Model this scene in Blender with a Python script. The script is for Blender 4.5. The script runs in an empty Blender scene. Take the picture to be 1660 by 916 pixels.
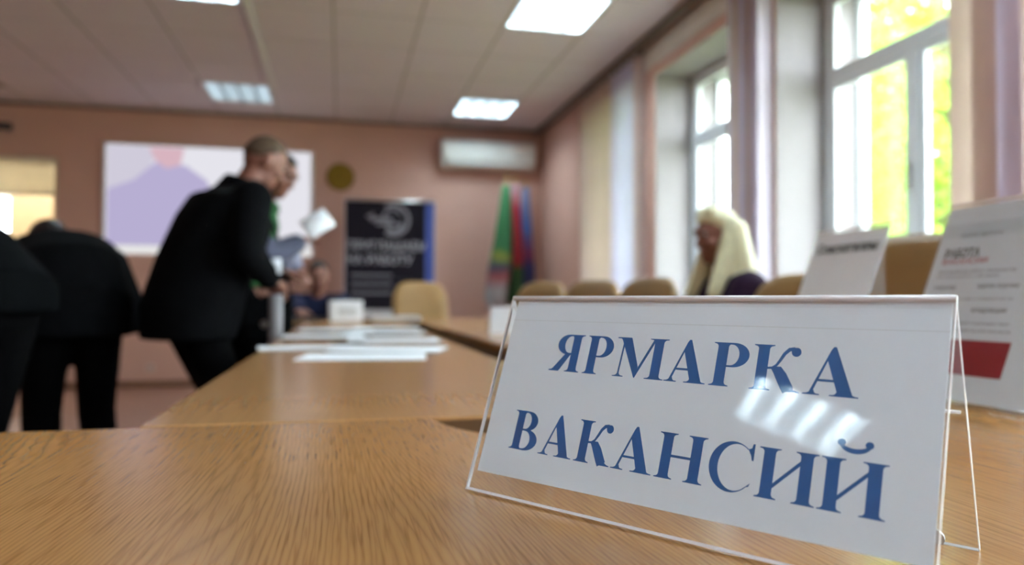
import bpy, bmesh, math, random
from mathutils import Vector, Matrix, noise
random.seed(7)
PI = math.pi
S = bpy.context.scene
COL = S.collection
R = math.radians

# ------------------------------------------------------------------ camera
cam_d = bpy.data.cameras.new('camera')
cam = bpy.data.objects.new('camera', cam_d); COL.objects.link(cam)
YAW, PITCH, ROLL = R(12.9285), R(1.367), R(0.2026)
fw = Vector((math.sin(YAW)*math.cos(PITCH), math.cos(YAW)*math.cos(PITCH), math.sin(PITCH)))
rt = Vector((math.cos(YAW), -math.sin(YAW), 0)); upv = rt.cross(fw)
r2 = rt*math.cos(ROLL) + upv*math.sin(ROLL); u2 = upv*math.cos(ROLL) - rt*math.sin(ROLL)
m = Matrix((r2, u2, -fw)).transposed().to_4x4(); m.translation = (0, 0, 0.88)
cam.matrix_world = m
cam_d.sensor_width = 36; cam_d.lens = 1207.2/1660*36
cam_d.clip_start = 0.02; cam_d.clip_end = 200
cam_d.dof.use_dof = True; cam_d.dof.focus_distance = 0.47; cam_d.dof.aperture_fstop = 4.2
cam_d.dof.aperture_blades = 0
S.camera = cam

# ------------------------------------------------------------------ world, sun, exposure
S.view_settings.view_transform = 'Standard'; S.view_settings.look = 'None'
S.view_settings.gamma = 1; S.view_settings.use_curve_mapping = False
S.view_settings.exposure = 1.36
S.cycles.use_denoising = True
S.cycles.max_bounces = 10; S.cycles.transparent_max_bounces = 24
S.cycles.sample_clamp_indirect = 60
W = bpy.data.worlds.new('sky'); S.world = W; W.use_nodes = True
bg = W.node_tree.nodes['Background']
bg.inputs[0].default_value = (0.86, 0.94, 1.0, 1); bg.inputs[1].default_value = 10.0
sun_d = bpy.data.lights.new('sun', 'SUN'); sun = bpy.data.objects.new('sun', sun_d); COL.objects.link(sun)
sun_d.energy = 11; sun_d.angle = R(1.0); sun_d.color = (1, 0.95, 0.84)
sun.rotation_euler = Vector((0.62, 0.25, -0.75)).to_track_quat('-Z', 'Y').to_euler()
LAMP = 27.0        # strength of a fluorescent tube

# ------------------------------------------------------------------ materials
MATS = {}
def mat(name, col, rough=0.5, metal=0.0, noise_amt=0.06, scale=8.0, bump=0.0, coat=0.0, sheen=0.0, trans=0.0, spec=0.5, stretch=(1, 1, 1)):
    if name in MATS: return MATS[name]
    M = bpy.data.materials.new(name); M.use_nodes = True; nt = M.node_tree; N = nt.nodes; L = nt.links
    b = N['Principled BSDF']
    tc = N.new('ShaderNodeTexCoord'); mp = N.new('ShaderNodeMapping'); mp.inputs['Scale'].default_value = stretch
    nz = N.new('ShaderNodeTexNoise'); nz.inputs['Scale'].default_value = scale; nz.inputs['Detail'].default_value = 4
    L.new(tc.outputs['Object'], mp.inputs[0]); L.new(mp.outputs[0], nz.inputs['Vector'])
    rp = N.new('ShaderNodeValToRGB'); e = rp.color_ramp.elements
    e[0].position = 0.3; e[1].position = 0.7
    e[0].color = tuple(c*(1-noise_amt) for c in col)+(1,); e[1].color = tuple(min(1, c*(1+noise_amt)) for c in col)+(1,)
    L.new(nz.outputs['Fac'], rp.inputs[0]); L.new(rp.outputs[0], b.inputs['Base Color'])
    b.inputs['Roughness'].default_value = rough; b.inputs['Metallic'].default_value = metal
    b.inputs['Coat Weight'].default_value = coat; b.inputs['Sheen Weight'].default_value = sheen
    b.inputs['Specular IOR Level'].default_value = spec
    if bump:
        bp = N.new('ShaderNodeBump'); bp.inputs['Strength'].default_value = bump; bp.inputs['Distance'].default_value = 0.003
        L.new(nz.outputs['Fac'], bp.inputs['Height']); L.new(bp.outputs[0], b.inputs['Normal'])
    if trans:
        t = N.new('ShaderNodeBsdfTranslucent'); mx = N.new('ShaderNodeMixShader'); mx.inputs[0].default_value = trans
        L.new(rp.outputs[0], t.inputs[0]); L.new(b.outputs[0], mx.inputs[1]); L.new(t.outputs[0], mx.inputs[2])
        L.new(mx.outputs[0], N['Material Output'].inputs[0])
    MATS[name] = M
    return M

def emit(name, col, strength):
    if name in MATS: return MATS[name]
    M = bpy.data.materials.new(name); M.use_nodes = True; nt = M.node_tree
    nt.nodes.remove(nt.nodes['Principled BSDF'])
    e = nt.nodes.new('ShaderNodeEmission'); e.inputs[0].default_value = (*col, 1); e.inputs[1].default_value = strength
    nt.links.new(e.outputs[0], nt.nodes['Material Output'].inputs[0]); MATS[name] = M
    return M

def clear_sheet(name, tint=(1, 1, 1), rough=0.02, ior=1.49):
    """clear sheet: transparent body with Fresnel reflection on both faces"""
    if name in MATS: return MATS[name]
    M = bpy.data.materials.new(name); M.use_nodes = True; nt = M.node_tree; N = nt.nodes; L = nt.links
    N.remove(N['Principled BSDF'])
    g = N.new('ShaderNodeNewGeometry'); mr = N.new('ShaderNodeMapRange')
    mr.inputs['To Min'].default_value = ior; mr.inputs['To Max'].default_value = 1/ior
    L.new(g.outputs['Backfacing'], mr.inputs[0])
    fr = N.new('ShaderNodeFresnel'); L.new(mr.outputs[0], fr.inputs[0])
    tr = N.new('ShaderNodeBsdfTransparent'); tr.inputs[0].default_value = (*tint, 1)
    gl = N.new('ShaderNodeBsdfGlossy'); gl.inputs['Roughness'].default_value = rough
    mx = N.new('ShaderNodeMixShader'); L.new(fr.outputs[0], mx.inputs[0]); L.new(tr.outputs[0], mx.inputs[1]); L.new(gl.outputs[0], mx.inputs[2])
    L.new(mx.outputs[0], N['Material Output'].inputs[0]); MATS[name] = M
    return M

def wood(name, c0, c1, c2, grain=1.0, rough=0.22, pores=True):
    """oak laminate, grain along Y"""
    if name in MATS: return MATS[name]
    M = bpy.data.materials.new(name); M.use_nodes = True; nt = M.node_tree; N = nt.nodes; L = nt.links
    b = N['Principled BSDF']; tc = N.new('ShaderNodeTexCoord')
    mp = N.new('ShaderNodeMapping'); mp.inputs['Scale'].default_value = (1, 0.16, 1)
    L.new(tc.outputs['Object'], mp.inputs[0])
    # cathedral figure: contour bands of a stretched noise field
    n1 = N.new('ShaderNodeTexNoise'); n1.inputs['Scale'].default_value = 6.5; n1.inputs['Detail'].default_value = 1.2; n1.inputs['Roughness'].default_value = 0.4
    L.new(mp.outputs[0], n1.inputs['Vector'])
    sx = N.new('ShaderNodeSeparateXYZ'); L.new(tc.outputs['Object'], sx.inputs[0])
    ml = N.new('ShaderNodeMath'); ml.operation = 'MULTIPLY'; ml.inputs[1].default_value = 17*grain; L.new(n1.outputs['Fac'], ml.inputs[0])
    mx_ = N.new('ShaderNodeMath'); mx_.operation = 'MULTIPLY_ADD'; mx_.inputs[1].default_value = 95*grain
    L.new(sx.outputs['X'], mx_.inputs[0]); L.new(ml.outputs[0], mx_.inputs[2])
    n2 = N.new('ShaderNodeTexNoise'); n2.inputs['Scale'].default_value = 60; n2.inputs['Detail'].default_value = 2; L.new(mp.outputs[0], n2.inputs['Vector'])
    ad = N.new('ShaderNodeMath'); ad.operation = 'MULTIPLY_ADD'; ad.inputs[1].default_value = 1.3; L.new(n2.outputs['Fac'], ad.inputs[0]); L.new(mx_.outputs[0], ad.inputs[2])
    pp = N.new('ShaderNodeMath'); pp.operation = 'PINGPONG'; pp.inputs[1].default_value = 0.5; L.new(ad.outputs[0], pp.inputs[0])
    r1 = N.new('ShaderNodeValToRGB'); e = r1.color_ramp.elements
    e[0].position = 0.02; e[0].color = (*c2, 1); e[1].position = 0.42; e[1].color = (*c0, 1)
    e3 = r1.color_ramp.elements.new(0.16); e3.color = (*c1, 1)
    mm = N.new('ShaderNodeMath'); mm.operation = 'MULTIPLY'; mm.inputs[1].default_value = 1.0; L.new(pp.outputs[0], mm.inputs[0]); L.new(mm.outputs[0], r1.inputs[0])
    # pores
    mp3 = N.new('ShaderNodeMapping'); mp3.inputs['Scale'].default_value = (1, 0.04, 1); L.new(tc.outputs['Object'], mp3.inputs[0])
    n3 = N.new('ShaderNodeTexNoise'); n3.inputs['Scale'].default_value = 420; n3.inputs['Detail'].default_value = 1; L.new(mp3.outputs[0], n3.inputs['Vector'])
    r3 = N.new('ShaderNodeValToRGB'); r3.color_ramp.elements[0].position = 0.33; r3.color_ramp.elements[0].color = (0.80, 0.76, 0.70, 1); r3.color_ramp.elements[1].position = 0.5; r3.color_ramp.elements[1].color = (1, 1, 1, 1)
    L.new(n3.outputs['Fac'], r3.inputs[0])
    mc = N.new('ShaderNodeMix'); mc.data_type = 'RGBA'; mc.blend_type = 'MULTIPLY'; mc.inputs[0].default_value = 1 if pores else .0
    L.new(r1.outputs[0], mc.inputs[6]); L.new(r3.outputs[0], mc.inputs[7]); L.new(mc.outputs[2], b.inputs['Base Color'])
    b.inputs['Roughness'].default_value = rough
    MATS[name] = M
    return M

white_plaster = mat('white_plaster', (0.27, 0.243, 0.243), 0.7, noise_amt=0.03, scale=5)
pink_paint = mat('pink_paint', (0.61, 0.365, 0.285), 0.6, noise_amt=0.03, scale=3)
ceiling_tile = mat('ceiling_tile', (0.65, 0.575, 0.60), 0.8, noise_amt=0.05, scale=60, bump=0.2)
tee_bar = mat('tee_bar', (0.30, 0.27, 0.24), 0.6)
floor_mat = mat('floor_lino', (0.40, 0.215, 0.155), 0.45, noise_amt=0.08, scale=14)
brown_trim = mat('brown_trim', (0.20, 0.10, 0.055), 0.5)
window_white = mat('window_white', (0.72, 0.75, 0.78), 0.35, noise_amt=0.02)
oak = wood('oak_laminate', (0.410, 0.194, 0.063), (0.372, 0.174, 0.055), (0.315, 0.144, 0.044), grain=2.3)
oak_far = wood('oak_laminate_far', (0.395, 0.196, 0.072), (0.383, 0.189, 0.069), (0.37, 0.181, 0.066), pores=False)
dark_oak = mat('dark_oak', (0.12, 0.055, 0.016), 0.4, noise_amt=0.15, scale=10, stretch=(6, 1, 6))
edge_oak = mat('oak_edge_band', (0.36, 0.20, 0.09), 0.35, noise_amt=0.1, scale=12)
paper_m = mat('paper', (0.86, 0.90, 0.955), 0.6, noise_amt=0.015, scale=12)
acrylic = clear_sheet('clear_acrylic', (0.985, 0.99, 0.99))
acrylic_edge = mat('acrylic_edge', (0.86, 0.83, 0.84), 0.12, noise_amt=0.04)
glass = clear_sheet('window_glass', (0.97, 0.98, 0.98), 0.0, 1.45)
black_cloth = mat('black_cloth', (0.0035, 0.0038, 0.0045), 0.9, noise_amt=0.25, scale=30, bump=0.3, spec=0.05)
black_trouser = mat('black_trouser_cloth', (0.003, 0.003, 0.0034), 0.9, noise_amt=0.2, scale=40, spec=0.04)
skin = mat('skin', (0.50, 0.26, 0.185), 0.5, noise_amt=0.07, scale=18)
skin_ruddy = mat('ruddy_skin', (0.225, 0.092, 0.062), 0.5, noise_amt=0.08, scale=18)
tan_leather = mat('tan_leather', (0.26, 0.138, 0.038), 0.5, noise_amt=0.07, scale=14, bump=0.15)
white_plastic = mat('white_plastic', (0.80, 0.80, 0.74), 0.35, noise_amt=0.02)
metal_dark = mat('dark_metal', (0.05, 0.05, 0.05), 0.35, 0.8)
metal_light = mat('brushed_metal', (0.6, 0.6, 0.6), 0.3, 1.0)
shoe_m = mat('black_shoe', (0.01, 0.01, 0.01), 0.3)

# ------------------------------------------------------------------ helpers
def link(name, me, material=None, parent=None, loc=None):
    o = bpy.data.objects.new(name, me); COL.objects.link(o)
    if material is not None and hasattr(me, 'materials'):
        for mm in (material if isinstance(material, (list, tuple)) else [material]): me.materials.append(mm)
    if parent is not None: o.parent = parent
    if loc is not None: o.location = loc
    return o
def obj(name, bm, material, parent=None, smooth=False, loc=None):
    bmesh.ops.recalc_face_normals(bm, faces=bm.faces[:])
    me = bpy.data.meshes.new(name); bm.to_mesh(me); bm.free()
    if smooth:
        for p in me.polygons: p.use_smooth = True
    return link(name, me, material, parent, loc)
def thing(name, label, cat, loc=(0, 0, 0), rotz=0, group=None):
    o = bpy.data.objects.new(name, None); COL.objects.link(o); o.empty_display_size = 0.1
    o.location = loc; o.rotation_euler = (0, 0, rotz); tag(o, label, cat, group)
    return o
def tag(o, label, cat, group=None):
    o['label'] = label; o['category'] = cat
    if group: o['group'] = group
    return o
def struct(name, bm, material, parent=None, smooth=False):
    o = obj(name, bm, material, parent, smooth)
    o['kind'] = 'structure'
    return o
def copy_tree(o, parent=None):
    c = o.copy(); COL.objects.link(c); c.parent = parent
    for ch in list(o.children): copy_tree(ch, c)
    return c
def box(bm, x0, x1, y0, y1, z0, z1, M=None, bev=0, seg=1):
    vs = [bm.verts.new(Vector(p)) for p in ((x0,y0,z0),(x1,y0,z0),(x1,y1,z0),(x0,y1,z0),(x0,y0,z1),(x1,y0,z1),(x1,y1,z1),(x0,y1,z1))]
    fs = [bm.faces.new([vs[i] for i in f]) for f in ((3,2,1,0),(4,5,6,7),(0,1,5,4),(1,2,6,5),(2,3,7,6),(3,0,4,7))]
    if bev:
        es = list({e for f in fs for e in f.edges})
        r = bmesh.ops.bevel(bm, geom=es, offset=bev, segments=seg, profile=0.5, affect='EDGES')
        vs = list({v for v in r['verts']} | {v for v in vs if v.is_valid})
    if M is not None:
        for v in vs: v.co = M @ v.co
    return vs
def bx(*a, **k):
    bm = bmesh.new(); box(bm, *a, **k); return bm
def cyl(bm, a, b, ra, rb=None, n=16, cap=True):
    a = Vector(a); b = Vector(b); rb = ra if rb is None else rb
    d = (b-a).normalized(); q = d.to_track_quat('Z', 'Y')
    A = [bm.verts.new(a + q @ Vector((ra*math.cos(2*PI*i/n), ra*math.sin(2*PI*i/n), 0))) for i in range(n)]
    B = [bm.verts.new(b + q @ Vector((rb*math.cos(2*PI*i/n), rb*math.sin(2*PI*i/n), 0))) for i in range(n)]
    for i in range(n): bm.faces.new((A[i], A[(i+1) % n], B[(i+1) % n], B[i]))
    if cap: bm.faces.new(A[::-1]); bm.faces.new(B)
def poly_prism(bm, pts, z0, z1, bev=0):
    b = [bm.verts.new((x, y, z0)) for x, y in pts]; t = [bm.verts.new((x, y, z1)) for x, y in pts]
    n = len(pts)
    bm.faces.new(b[::-1]); f = bm.faces.new(t)
    for i in range(n): bm.faces.new((b[i], b[(i+1) % n], t[(i+1) % n], t[i]))
    if bev: bmesh.ops.bevel(bm, geom=list(f.edges), offset=bev, segments=3, profile=0.5, affect='EDGES')
def text_mesh(s, size, width=None, bold=0.0, align='LEFT'):
    """flat lettering as mesh data in its local XY plane, baseline on y=0; width squeezes it to that length"""
    c = bpy.data.curves.new('lettering', 'FONT'); c.body = s; c.size = size; c.offset = bold; c.resolution_u = 3
    c.extrude = 0.00004
    o = bpy.data.objects.new('lettering', c); COL.objects.link(o)
    dg = bpy.context.evaluated_depsgraph_get(); me = bpy.data.meshes.new_from_object(o.evaluated_get(dg))
    bpy.data.objects.remove(o); bpy.data.curves.remove(c)
    xs = [v.co.x for v in me.vertices] or [0, 1]
    x0, x1 = min(xs), max(xs); k = (width/(x1-x0)) if width else 1
    off = {'LEFT': 0, 'CENTER': (x1-x0)*k/2, 'RIGHT': (x1-x0)*k}[align]
    for v in me.vertices: v.co.x = (v.co.x-x0)*k - off
    return me

# ------------------------------------------------------------------ ROOM
FZ, CZ, BY, RX, LX, FY = -0.04, 2.87, 8.43, 2.29, -5.2, -3.4
WT = 0.56                                       # thickness of the window wall
WIN = [(-0.90, 0.41), (0.69, 2.00), (2.28, 3.59), (3.87, 5.18), (5.46, 6.77)]
SILL, HEAD = 0.78, 2.575
struct('floor', bx(LX-.2, RX+WT, FY-.2, 10.4, FZ-.2, FZ), floor_mat)

# ceiling: slab, sunk joints, tiles as pieces
X0 = -0.07; TX = 0.602; Y0 = 5.25; TY = 0.6575
xs = [X0+TX*i for i in range(-9, 5)]; xs = [LX]+[x for x in xs if LX+.05 < x < RX-.05]+[RX]
ys = [Y0+TY*i for i in range(-14, 6)]; ys = [FY]+[y for y in ys if FY+.05 < y < BY-.05]+[BY]
ceil = struct('ceiling', bx(LX-.2, RX+WT, FY-.2, BY+.3, CZ+.10, CZ+.25), tee_bar)
bm = bmesh.new()
for x in xs[1:-1]: box(bm, x-.012, x+.012, FY, BY, CZ+.004, CZ+.03)
for y in ys[1:-1]: box(bm, LX, RX, y-.012, y+.012, CZ+.004, CZ+.03)
obj('grid_bar', bm, mat('grid_bar_paint', (0.36, 0.32, 0.29), 0.5), ceil)['kind'] = 'structure'
LXC = [1.436, -0.971, -3.378]; LYC = [7.551, 4.921, 2.291, -0.339, -2.969]
def is_light(x0, x1, y0, y1):
    return any(x0 < a < x1 for a in LXC) and any(y0 < b < y1 for b in LYC)
tile_cache = {}
for i in range(len(xs)-1):
    for j in range(len(ys)-1):
        x0, x1, y0, y1 = xs[i], xs[i+1], ys[j], ys[j+1]
        if is_light(x0, x1, y0, y1): continue
        key = (round(x1-x0, 3), round(y1-y0, 3))
        if key not in tile_cache:
            b = bmesh.new(); box(b, -(x1-x0)/2+.008, (x1-x0)/2-.008, -(y1-y0)/2+.008, (y1-y0)/2-.008, 0, .03, bev=.004)
            bmesh.ops.recalc_face_normals(b, faces=b.faces[:])
            me = bpy.data.meshes.new('tile'); b.to_mesh(me); b.free(); me.materials.append(ceiling_tile); tile_cache[key] = me
        o = bpy.data.objects.new('tile', tile_cache[key]); COL.objects.link(o); o.parent = ceil
        o.location = ((x0+x1)/2, (y0+y1)/2, CZ+random.uniform(-.001, .001))

# right (window) wall: piers, sill walls, lintels in one structure mesh
bm = bmesh.new()
edges = [FY] + [v for w in WIN for v in w] + [BY]
for k in range(0, len(edges), 2): box(bm, RX, RX+WT, edges[k], edges[k+1], FZ, CZ+.2)
for a, b in WIN:
    box(bm, RX, RX+WT, a, b, FZ, SILL); box(bm, RX, RX+WT, a, b, HEAD, CZ+.2)
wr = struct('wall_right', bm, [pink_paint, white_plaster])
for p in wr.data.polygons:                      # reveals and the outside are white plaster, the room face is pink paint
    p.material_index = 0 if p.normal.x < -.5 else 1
struct('wall_back', (lambda b: (box(b, -2.83, RX, BY, BY+.15, FZ, CZ+.2), box(b, LX-.2, -4.35, BY, BY+.15, FZ, CZ+.2),
        box(b, -4.35, -2.83, BY, BY+.15, FZ, 0.9), box(b, -4.35, -2.83, BY, BY+.15, 2.327, CZ+.2), b)[-1])(bmesh.new()), pink_paint)
struct('wall_left', bx(LX-.2, LX, FY-.2, 10.4, FZ, CZ+.2), pink_paint)
struct('wall_front', bx(LX-.2, RX+WT, FY-.2, FY, FZ, CZ+.2), pink_paint)
struct('baseboard_back', bx(LX, RX, BY-.02, BY, FZ, FZ+.07, bev=.004), brown_trim)
struct('baseboard_right', bx(RX-.02, RX, FY, BY-.02, FZ, FZ+.07, bev=.004), brown_trim)
struct('baseboard_left', bx(LX, LX+.02, FY, BY-.02, FZ, FZ+.07, bev=.004), brown_trim)
# dark blind rail along the window wall and pale pelmet board in front of the lintels
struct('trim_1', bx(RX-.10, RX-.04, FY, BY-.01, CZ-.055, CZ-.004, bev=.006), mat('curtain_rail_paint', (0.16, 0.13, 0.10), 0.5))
struct('trim_2', bx(RX-.014, RX-.001, 1.0, 5.50, HEAD+.075, CZ-.06, bev=.003), mat('pelmet_cream', (0.66, 0.62, 0.54), 0.6))
struct('trim_3', bx(LX, RX-.1, BY-.03, BY-.001, CZ-.035, CZ-.004, bev=.005), mat('cornice_brown', (0.28, 0.20, 0.16), 0.6))

# corridor behind the interior window at far left
bm = bmesh.new()
box(bm, LX-.2, -4.27, 10.2, 10.4, FZ, CZ+.2); box(bm, -3.95, -1.9, 10.2, 10.4, FZ, CZ+.2)
box(bm, -4.27, -3.95, 10.2, 10.4, FZ, 1.0); box(bm, -4.27, -3.95, 10.2, 10.4, 2.12, CZ+.2)
box(bm, -1.9, -1.75, BY+.15, 10.4, FZ, CZ+.2); box(bm, LX-.2, -1.75, BY+.15, 10.4, CZ+.2, CZ+.3)
struct('wall_corridor', bm, mat('corridor_cream', (0.80, 0.70, 0.46), 0.6, noise_amt=.04))
w = bpy.data.objects.new('window_6', None); COL.objects.link(w); w['kind'] = 'structure'; w.location = (-3.59, BY, 1.6)
bm = bmesh.new()
for a in ((-.76, -.71, -.7, .727), (.71, .76, -.7, .727), (-.71, .71, -.7, -.65), (-.71, .71, .677, .727), (-.71, .71, .335, .365)): box(bm, a[0], a[1], .04, .10, a[2], a[3], bev=.004)
obj('window_frame', bm, mat('cream_frame', (0.62, 0.58, 0.46), .4), w)
obj('roller_blind', bx(-.71, .71, .02, .035, .36, .70), mat('cream_blind', (0.86, 0.82, 0.68), .7, trans=.45), w)
obj('pane', bx(-.71, .71, .065, .071, -.65, .335), glass, w)

t = thing('corridor_fill', 'added unseen fill lamp brightening the corridor beyond the interior window', 'ceiling light', (-3.4, 9.35, CZ+.2))  # unseen lamp, added only to brighten the corridor and its blind
obj('fill_base', bx(-.62, .62, -.10, .10, -.03, 0, bev=.004), window_white, t)
obj('fill_diffuser', bx(-.60, .60, -.085, .085, -.075, -.031, bev=.01), emit('corridor_fill_glow', (1, .95, .84), 26), t)
# windows 1..5 : double sashes, transom, mullion, panes, sill
def rounded_frame(bm, y0, y1, z0, z1, x, t, d):
    box(bm, x, x+d, y0, y0+t, z0, z1, bev=.005); box(bm, x, x+d, y1-t, y1, z0, z1, bev=.005)
    box(bm, x, x+d, y0+t, y1-t, z0, z0+t, bev=.005); box(bm, x, x+d, y0+t, y1-t, z1-t, z1, bev=.005)
def window(n, a, b):
    w = bpy.data.objects.new('window_%d' % n, None); COL.objects.link(w); w['kind'] = 'structure'
    w.location = (RX, (a+b)/2, SILL); h = (b-a)/2; H = HEAD-SILL
    zt = 0.88+(2.195-.88)*.916-SILL         # transom height
    for x in (.293, .50):
        bm = bmesh.new(); rounded_frame(bm, -h, h, .02, H, x, .055 if x < .4 else .035, .05)
        if x > .4:
            obj('outer_frame', bm, window_white, w)
            bm = bmesh.new(); box(bm, x+.02, x+.024, -h+.055, h-.055, .075, H-.055); obj('outer_pane', bm, glass, w)
            continue
        box(bm, x, x+.05, -h+.055, h-.055, zt-.028, zt+.028, bev=.005)
        obj('frame', bm, window_white, w)
        bm = bmesh.new(); box(bm, x-.004, x+.046, -.032, .032, .075, zt-.028, bev=.005)
        obj('mullion', bm, window_white, w)
        for (p, q, z0, z1) in ((-h+.055, -.032, .075, zt-.028), (.032, h-.055, .075, zt-.028), (-h+.055, h-.055, zt+.028, H-.055)):
            bm = bmesh.new(); rounded_frame(bm, p+.001, q-.001, z0+.001, z1-.001, x+.008, .028, .034)
            sash = obj('sash', bm, window_white, w)
            bm = bmesh.new(); box(bm, x+.022, x+.026, p+.02, q-.02, z0+.02, z1-.02)
            obj('pane', bm, glass, sash)
    obj('window_handle', (lambda B: (box(B, .27, .292, .0, .016, .62, .74, bev=.004), B)[1])(bmesh.new()), metal_light, w)
    obj('window_sill', bx(-.06, .29, -h+.002, h-.002, 0, .025, bev=.006), window_white, w)
    bpy.context.view_layer.update()
    pl = bpy.data.lights.new('portal', 'AREA'); pl.shape = 'RECTANGLE'; pl.size = HEAD-SILL; pl.size_y = b-a; pl.cycles.is_portal = True
    po = bpy.data.objects.new('portal', pl); COL.objects.link(po); po.location = (RX+WT-.005, (a+b)/2, (SILL+HEAD)/2)
    po.rotation_euler = (0, R(90), 0); po['kind'] = 'helper'
for i, (a, b) in enumerate(WIN): window(i+1, a, b)

# vertical blinds: louvre slats hanging from the rail, drawn aside in stacks
slat_pink = mat('slat_pink', (0.76, 0.65, 0.61), .7, noise_amt=.03, trans=.7)
slat_white = mat('slat_white', (0.82, 0.80, 0.92), .7, noise_amt=.02, trans=.75)
slat_mauve = mat('slat_mauve', (0.76, 0.70, 0.77), .7, noise_amt=.03, trans=.5)
def blind(label, slats):
    y0 = min(s[0] for s in slats); y1 = max(s[0] for s in slats)
    t = thing('vertical_blind', label, 'blind', (RX-.055, (y0+y1)/2, CZ-.06), group='drawn vertical blinds on the window wall')
    obj('head_rail', bx(-.02, .02, y0-(y0+y1)/2-.05, y1-(y0+y1)/2+.05, -.035, 0, bev=.004), mat('rail_brown', (0.2, .16, .13), .5), t)
    cache = {}
    for (y, wd, ang, mm) in slats:
        k = (wd, mm.name)
        if k not in cache:
            bm = bmesh.new(); n = 4
            vs = []
            for s, off in ((0, 0), (1, .0014)):
                vs.append([[bm.verts.new((off+.006*(1-(2*i/n-1)**2), (i/n-.5)*wd, z)) for i in range(n+1)] for z in (-2.0, -.03)])
            for L in vs:
                for i in range(n): bm.faces.new((L[0][i], L[0][i+1], L[1][i+1], L[1][i]))
            for z in (0, 1):
                for i in range(n): bm.faces.new((vs[0][z][i], vs[0][z][i+1], vs[1][z][i+1], vs[1][z][i]))
            for i in (0, n): bm.faces.new((vs[0][0][i], vs[0][1][i], vs[1][1][i], vs[1][0][i]))
            bmesh.ops.recalc_face_normals(bm, faces=bm.faces[:])
            me = bpy.data.meshes.new('slat'); bm.to_mesh(me); bm.free(); me.materials.append(mm)
            cache[k] = me
        o = bpy.data.objects.new('slat', cache[k]); COL.objects.link(o); o.parent = t
        o.location = (0, y-(y0+y1)/2, 0); o.rotation_euler = (0, 0, R(ang))
    return t
def seq(y0, y1, cols, ang=35, wd=.089, pitch=.06):
    n = max(2, int(round((y1-y0)/pitch)))
    return [(y0+(y1-y0)*i/(n-1), wd, ang+random.uniform(-6, 6), cols[int(i*len(cols)/n) % len(cols)]) for i in range(n)]
blind('white and pink slats drawn across the farthest window', seq(5.36, 5.86, [slat_pink, slat_white, slat_white, slat_white, slat_white], 68, pitch=.10) + seq(5.92, 6.66, [slat_pink], 60, .10, .13))
blind('pink mauve and white slats gathered on the pier behind the blonde woman', seq(3.61, 3.93, [slat_mauve, slat_mauve, slat_pink, slat_white, slat_pink, slat_mauve, slat_white], 86, pitch=.05))
blind('dusky pink slats with two pale ones beside the leafy window, nearest the camera', seq(1.60, 2.30, [slat_pink, slat_pink, slat_white, slat_pink, slat_pink, slat_white, slat_pink, slat_pink, slat_pink], 80, pitch=.085))

# ------------------------------------------------------------------ OUTSIDE
struct('ground', bx(RX+WT+.02, 40, -25, 45, -1.2, -1.0), mat('lawn', (0.16, 0.18, 0.09), .9, noise_amt=.3, scale=3))
leaf_m = mat('leaf', (0.27, 0.42, 0.035), .5, noise_amt=.4, scale=1.5, trans=.5)
bark = mat('bark', (0.10, 0.075, 0.05), .9, noise_amt=.3, scale=12, bump=.5)
def tree(x, y, h, rad, n, label):
    t = thing('tree', label, 'tree', (x, y, -1.0), group='trees outside the windows')
    bm = bmesh.new(); cyl(bm, (0, 0, 0), (.06, .04, h*.5), .17, .12, 12); cyl(bm, (.06, .04, h*.5), (-.1, .1, h*.85), .12, .04, 10)
    limbs = []
    for k in range(7):
        a = 2*PI*k/7+random.random(); z = h*(.28+.08*k)
        p = Vector((.05, .03, z)); q = p+Vector((math.cos(a)*rad*.7, math.sin(a)*rad*.7, rad*.45)); limbs.append((p, q)); cyl(bm, p, q, .055, .02, 8)
    obj('trunk', bm, bark, t, True)
    verts = []; faces = []
    cl = [Vector((random.gauss(0, .55)*rad, random.gauss(0, .55)*rad, h*.47+random.gauss(0, .27)*h)) for _ in range(80)]
    for i in range(n):
        c = random.choice(cl); p = c+Vector((random.gauss(0, .28), random.gauss(0, .28), random.gauss(0, .26)))
        if p.z < .6: p.z = .6+random.random()
        d = Vector((random.gauss(0, 1), random.gauss(0, 1), random.gauss(-.3, .6))).normalized()
        s = d.orthogonal().normalized(); s.rotate(Matrix.Rotation(random.random()*6.28, 3, d)); L = random.uniform(.07, .13)
        nn = d.cross(s)*.012
        b = len(verts)
        verts += [p, p+d*L*.5+s*L*.3+nn, p+d*L, p+d*L*.5-s*L*.3+nn]; faces.append((b, b+1, b+2, b+3))
    me = bpy.data.meshes.new('leaves'); me.from_pydata(verts, [], faces)
    o = link('leaves', me, leaf_m, t); o['kind'] = 'stuff'
for (x, y, h, r_, n, lb) in ((6.9, 7.3, 7.6, 1.6, 21000, 'sunlit green tree filling the right half of the near window'), (8.0, 9.9, 8.4, 1.9, 20000, 'sunlit tree behind the mullion of the near window'),
                            (8.4, 4.2, 7.5, 1.8, 10000, 'leafy tree beyond the near window, hidden by the drawn slats'), (10.5, 13.6, 7.5, 1.9, 10000, 'pale leafy tree seen through the far window')):
    tree(x, y, h, r_, n, lb)

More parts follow.
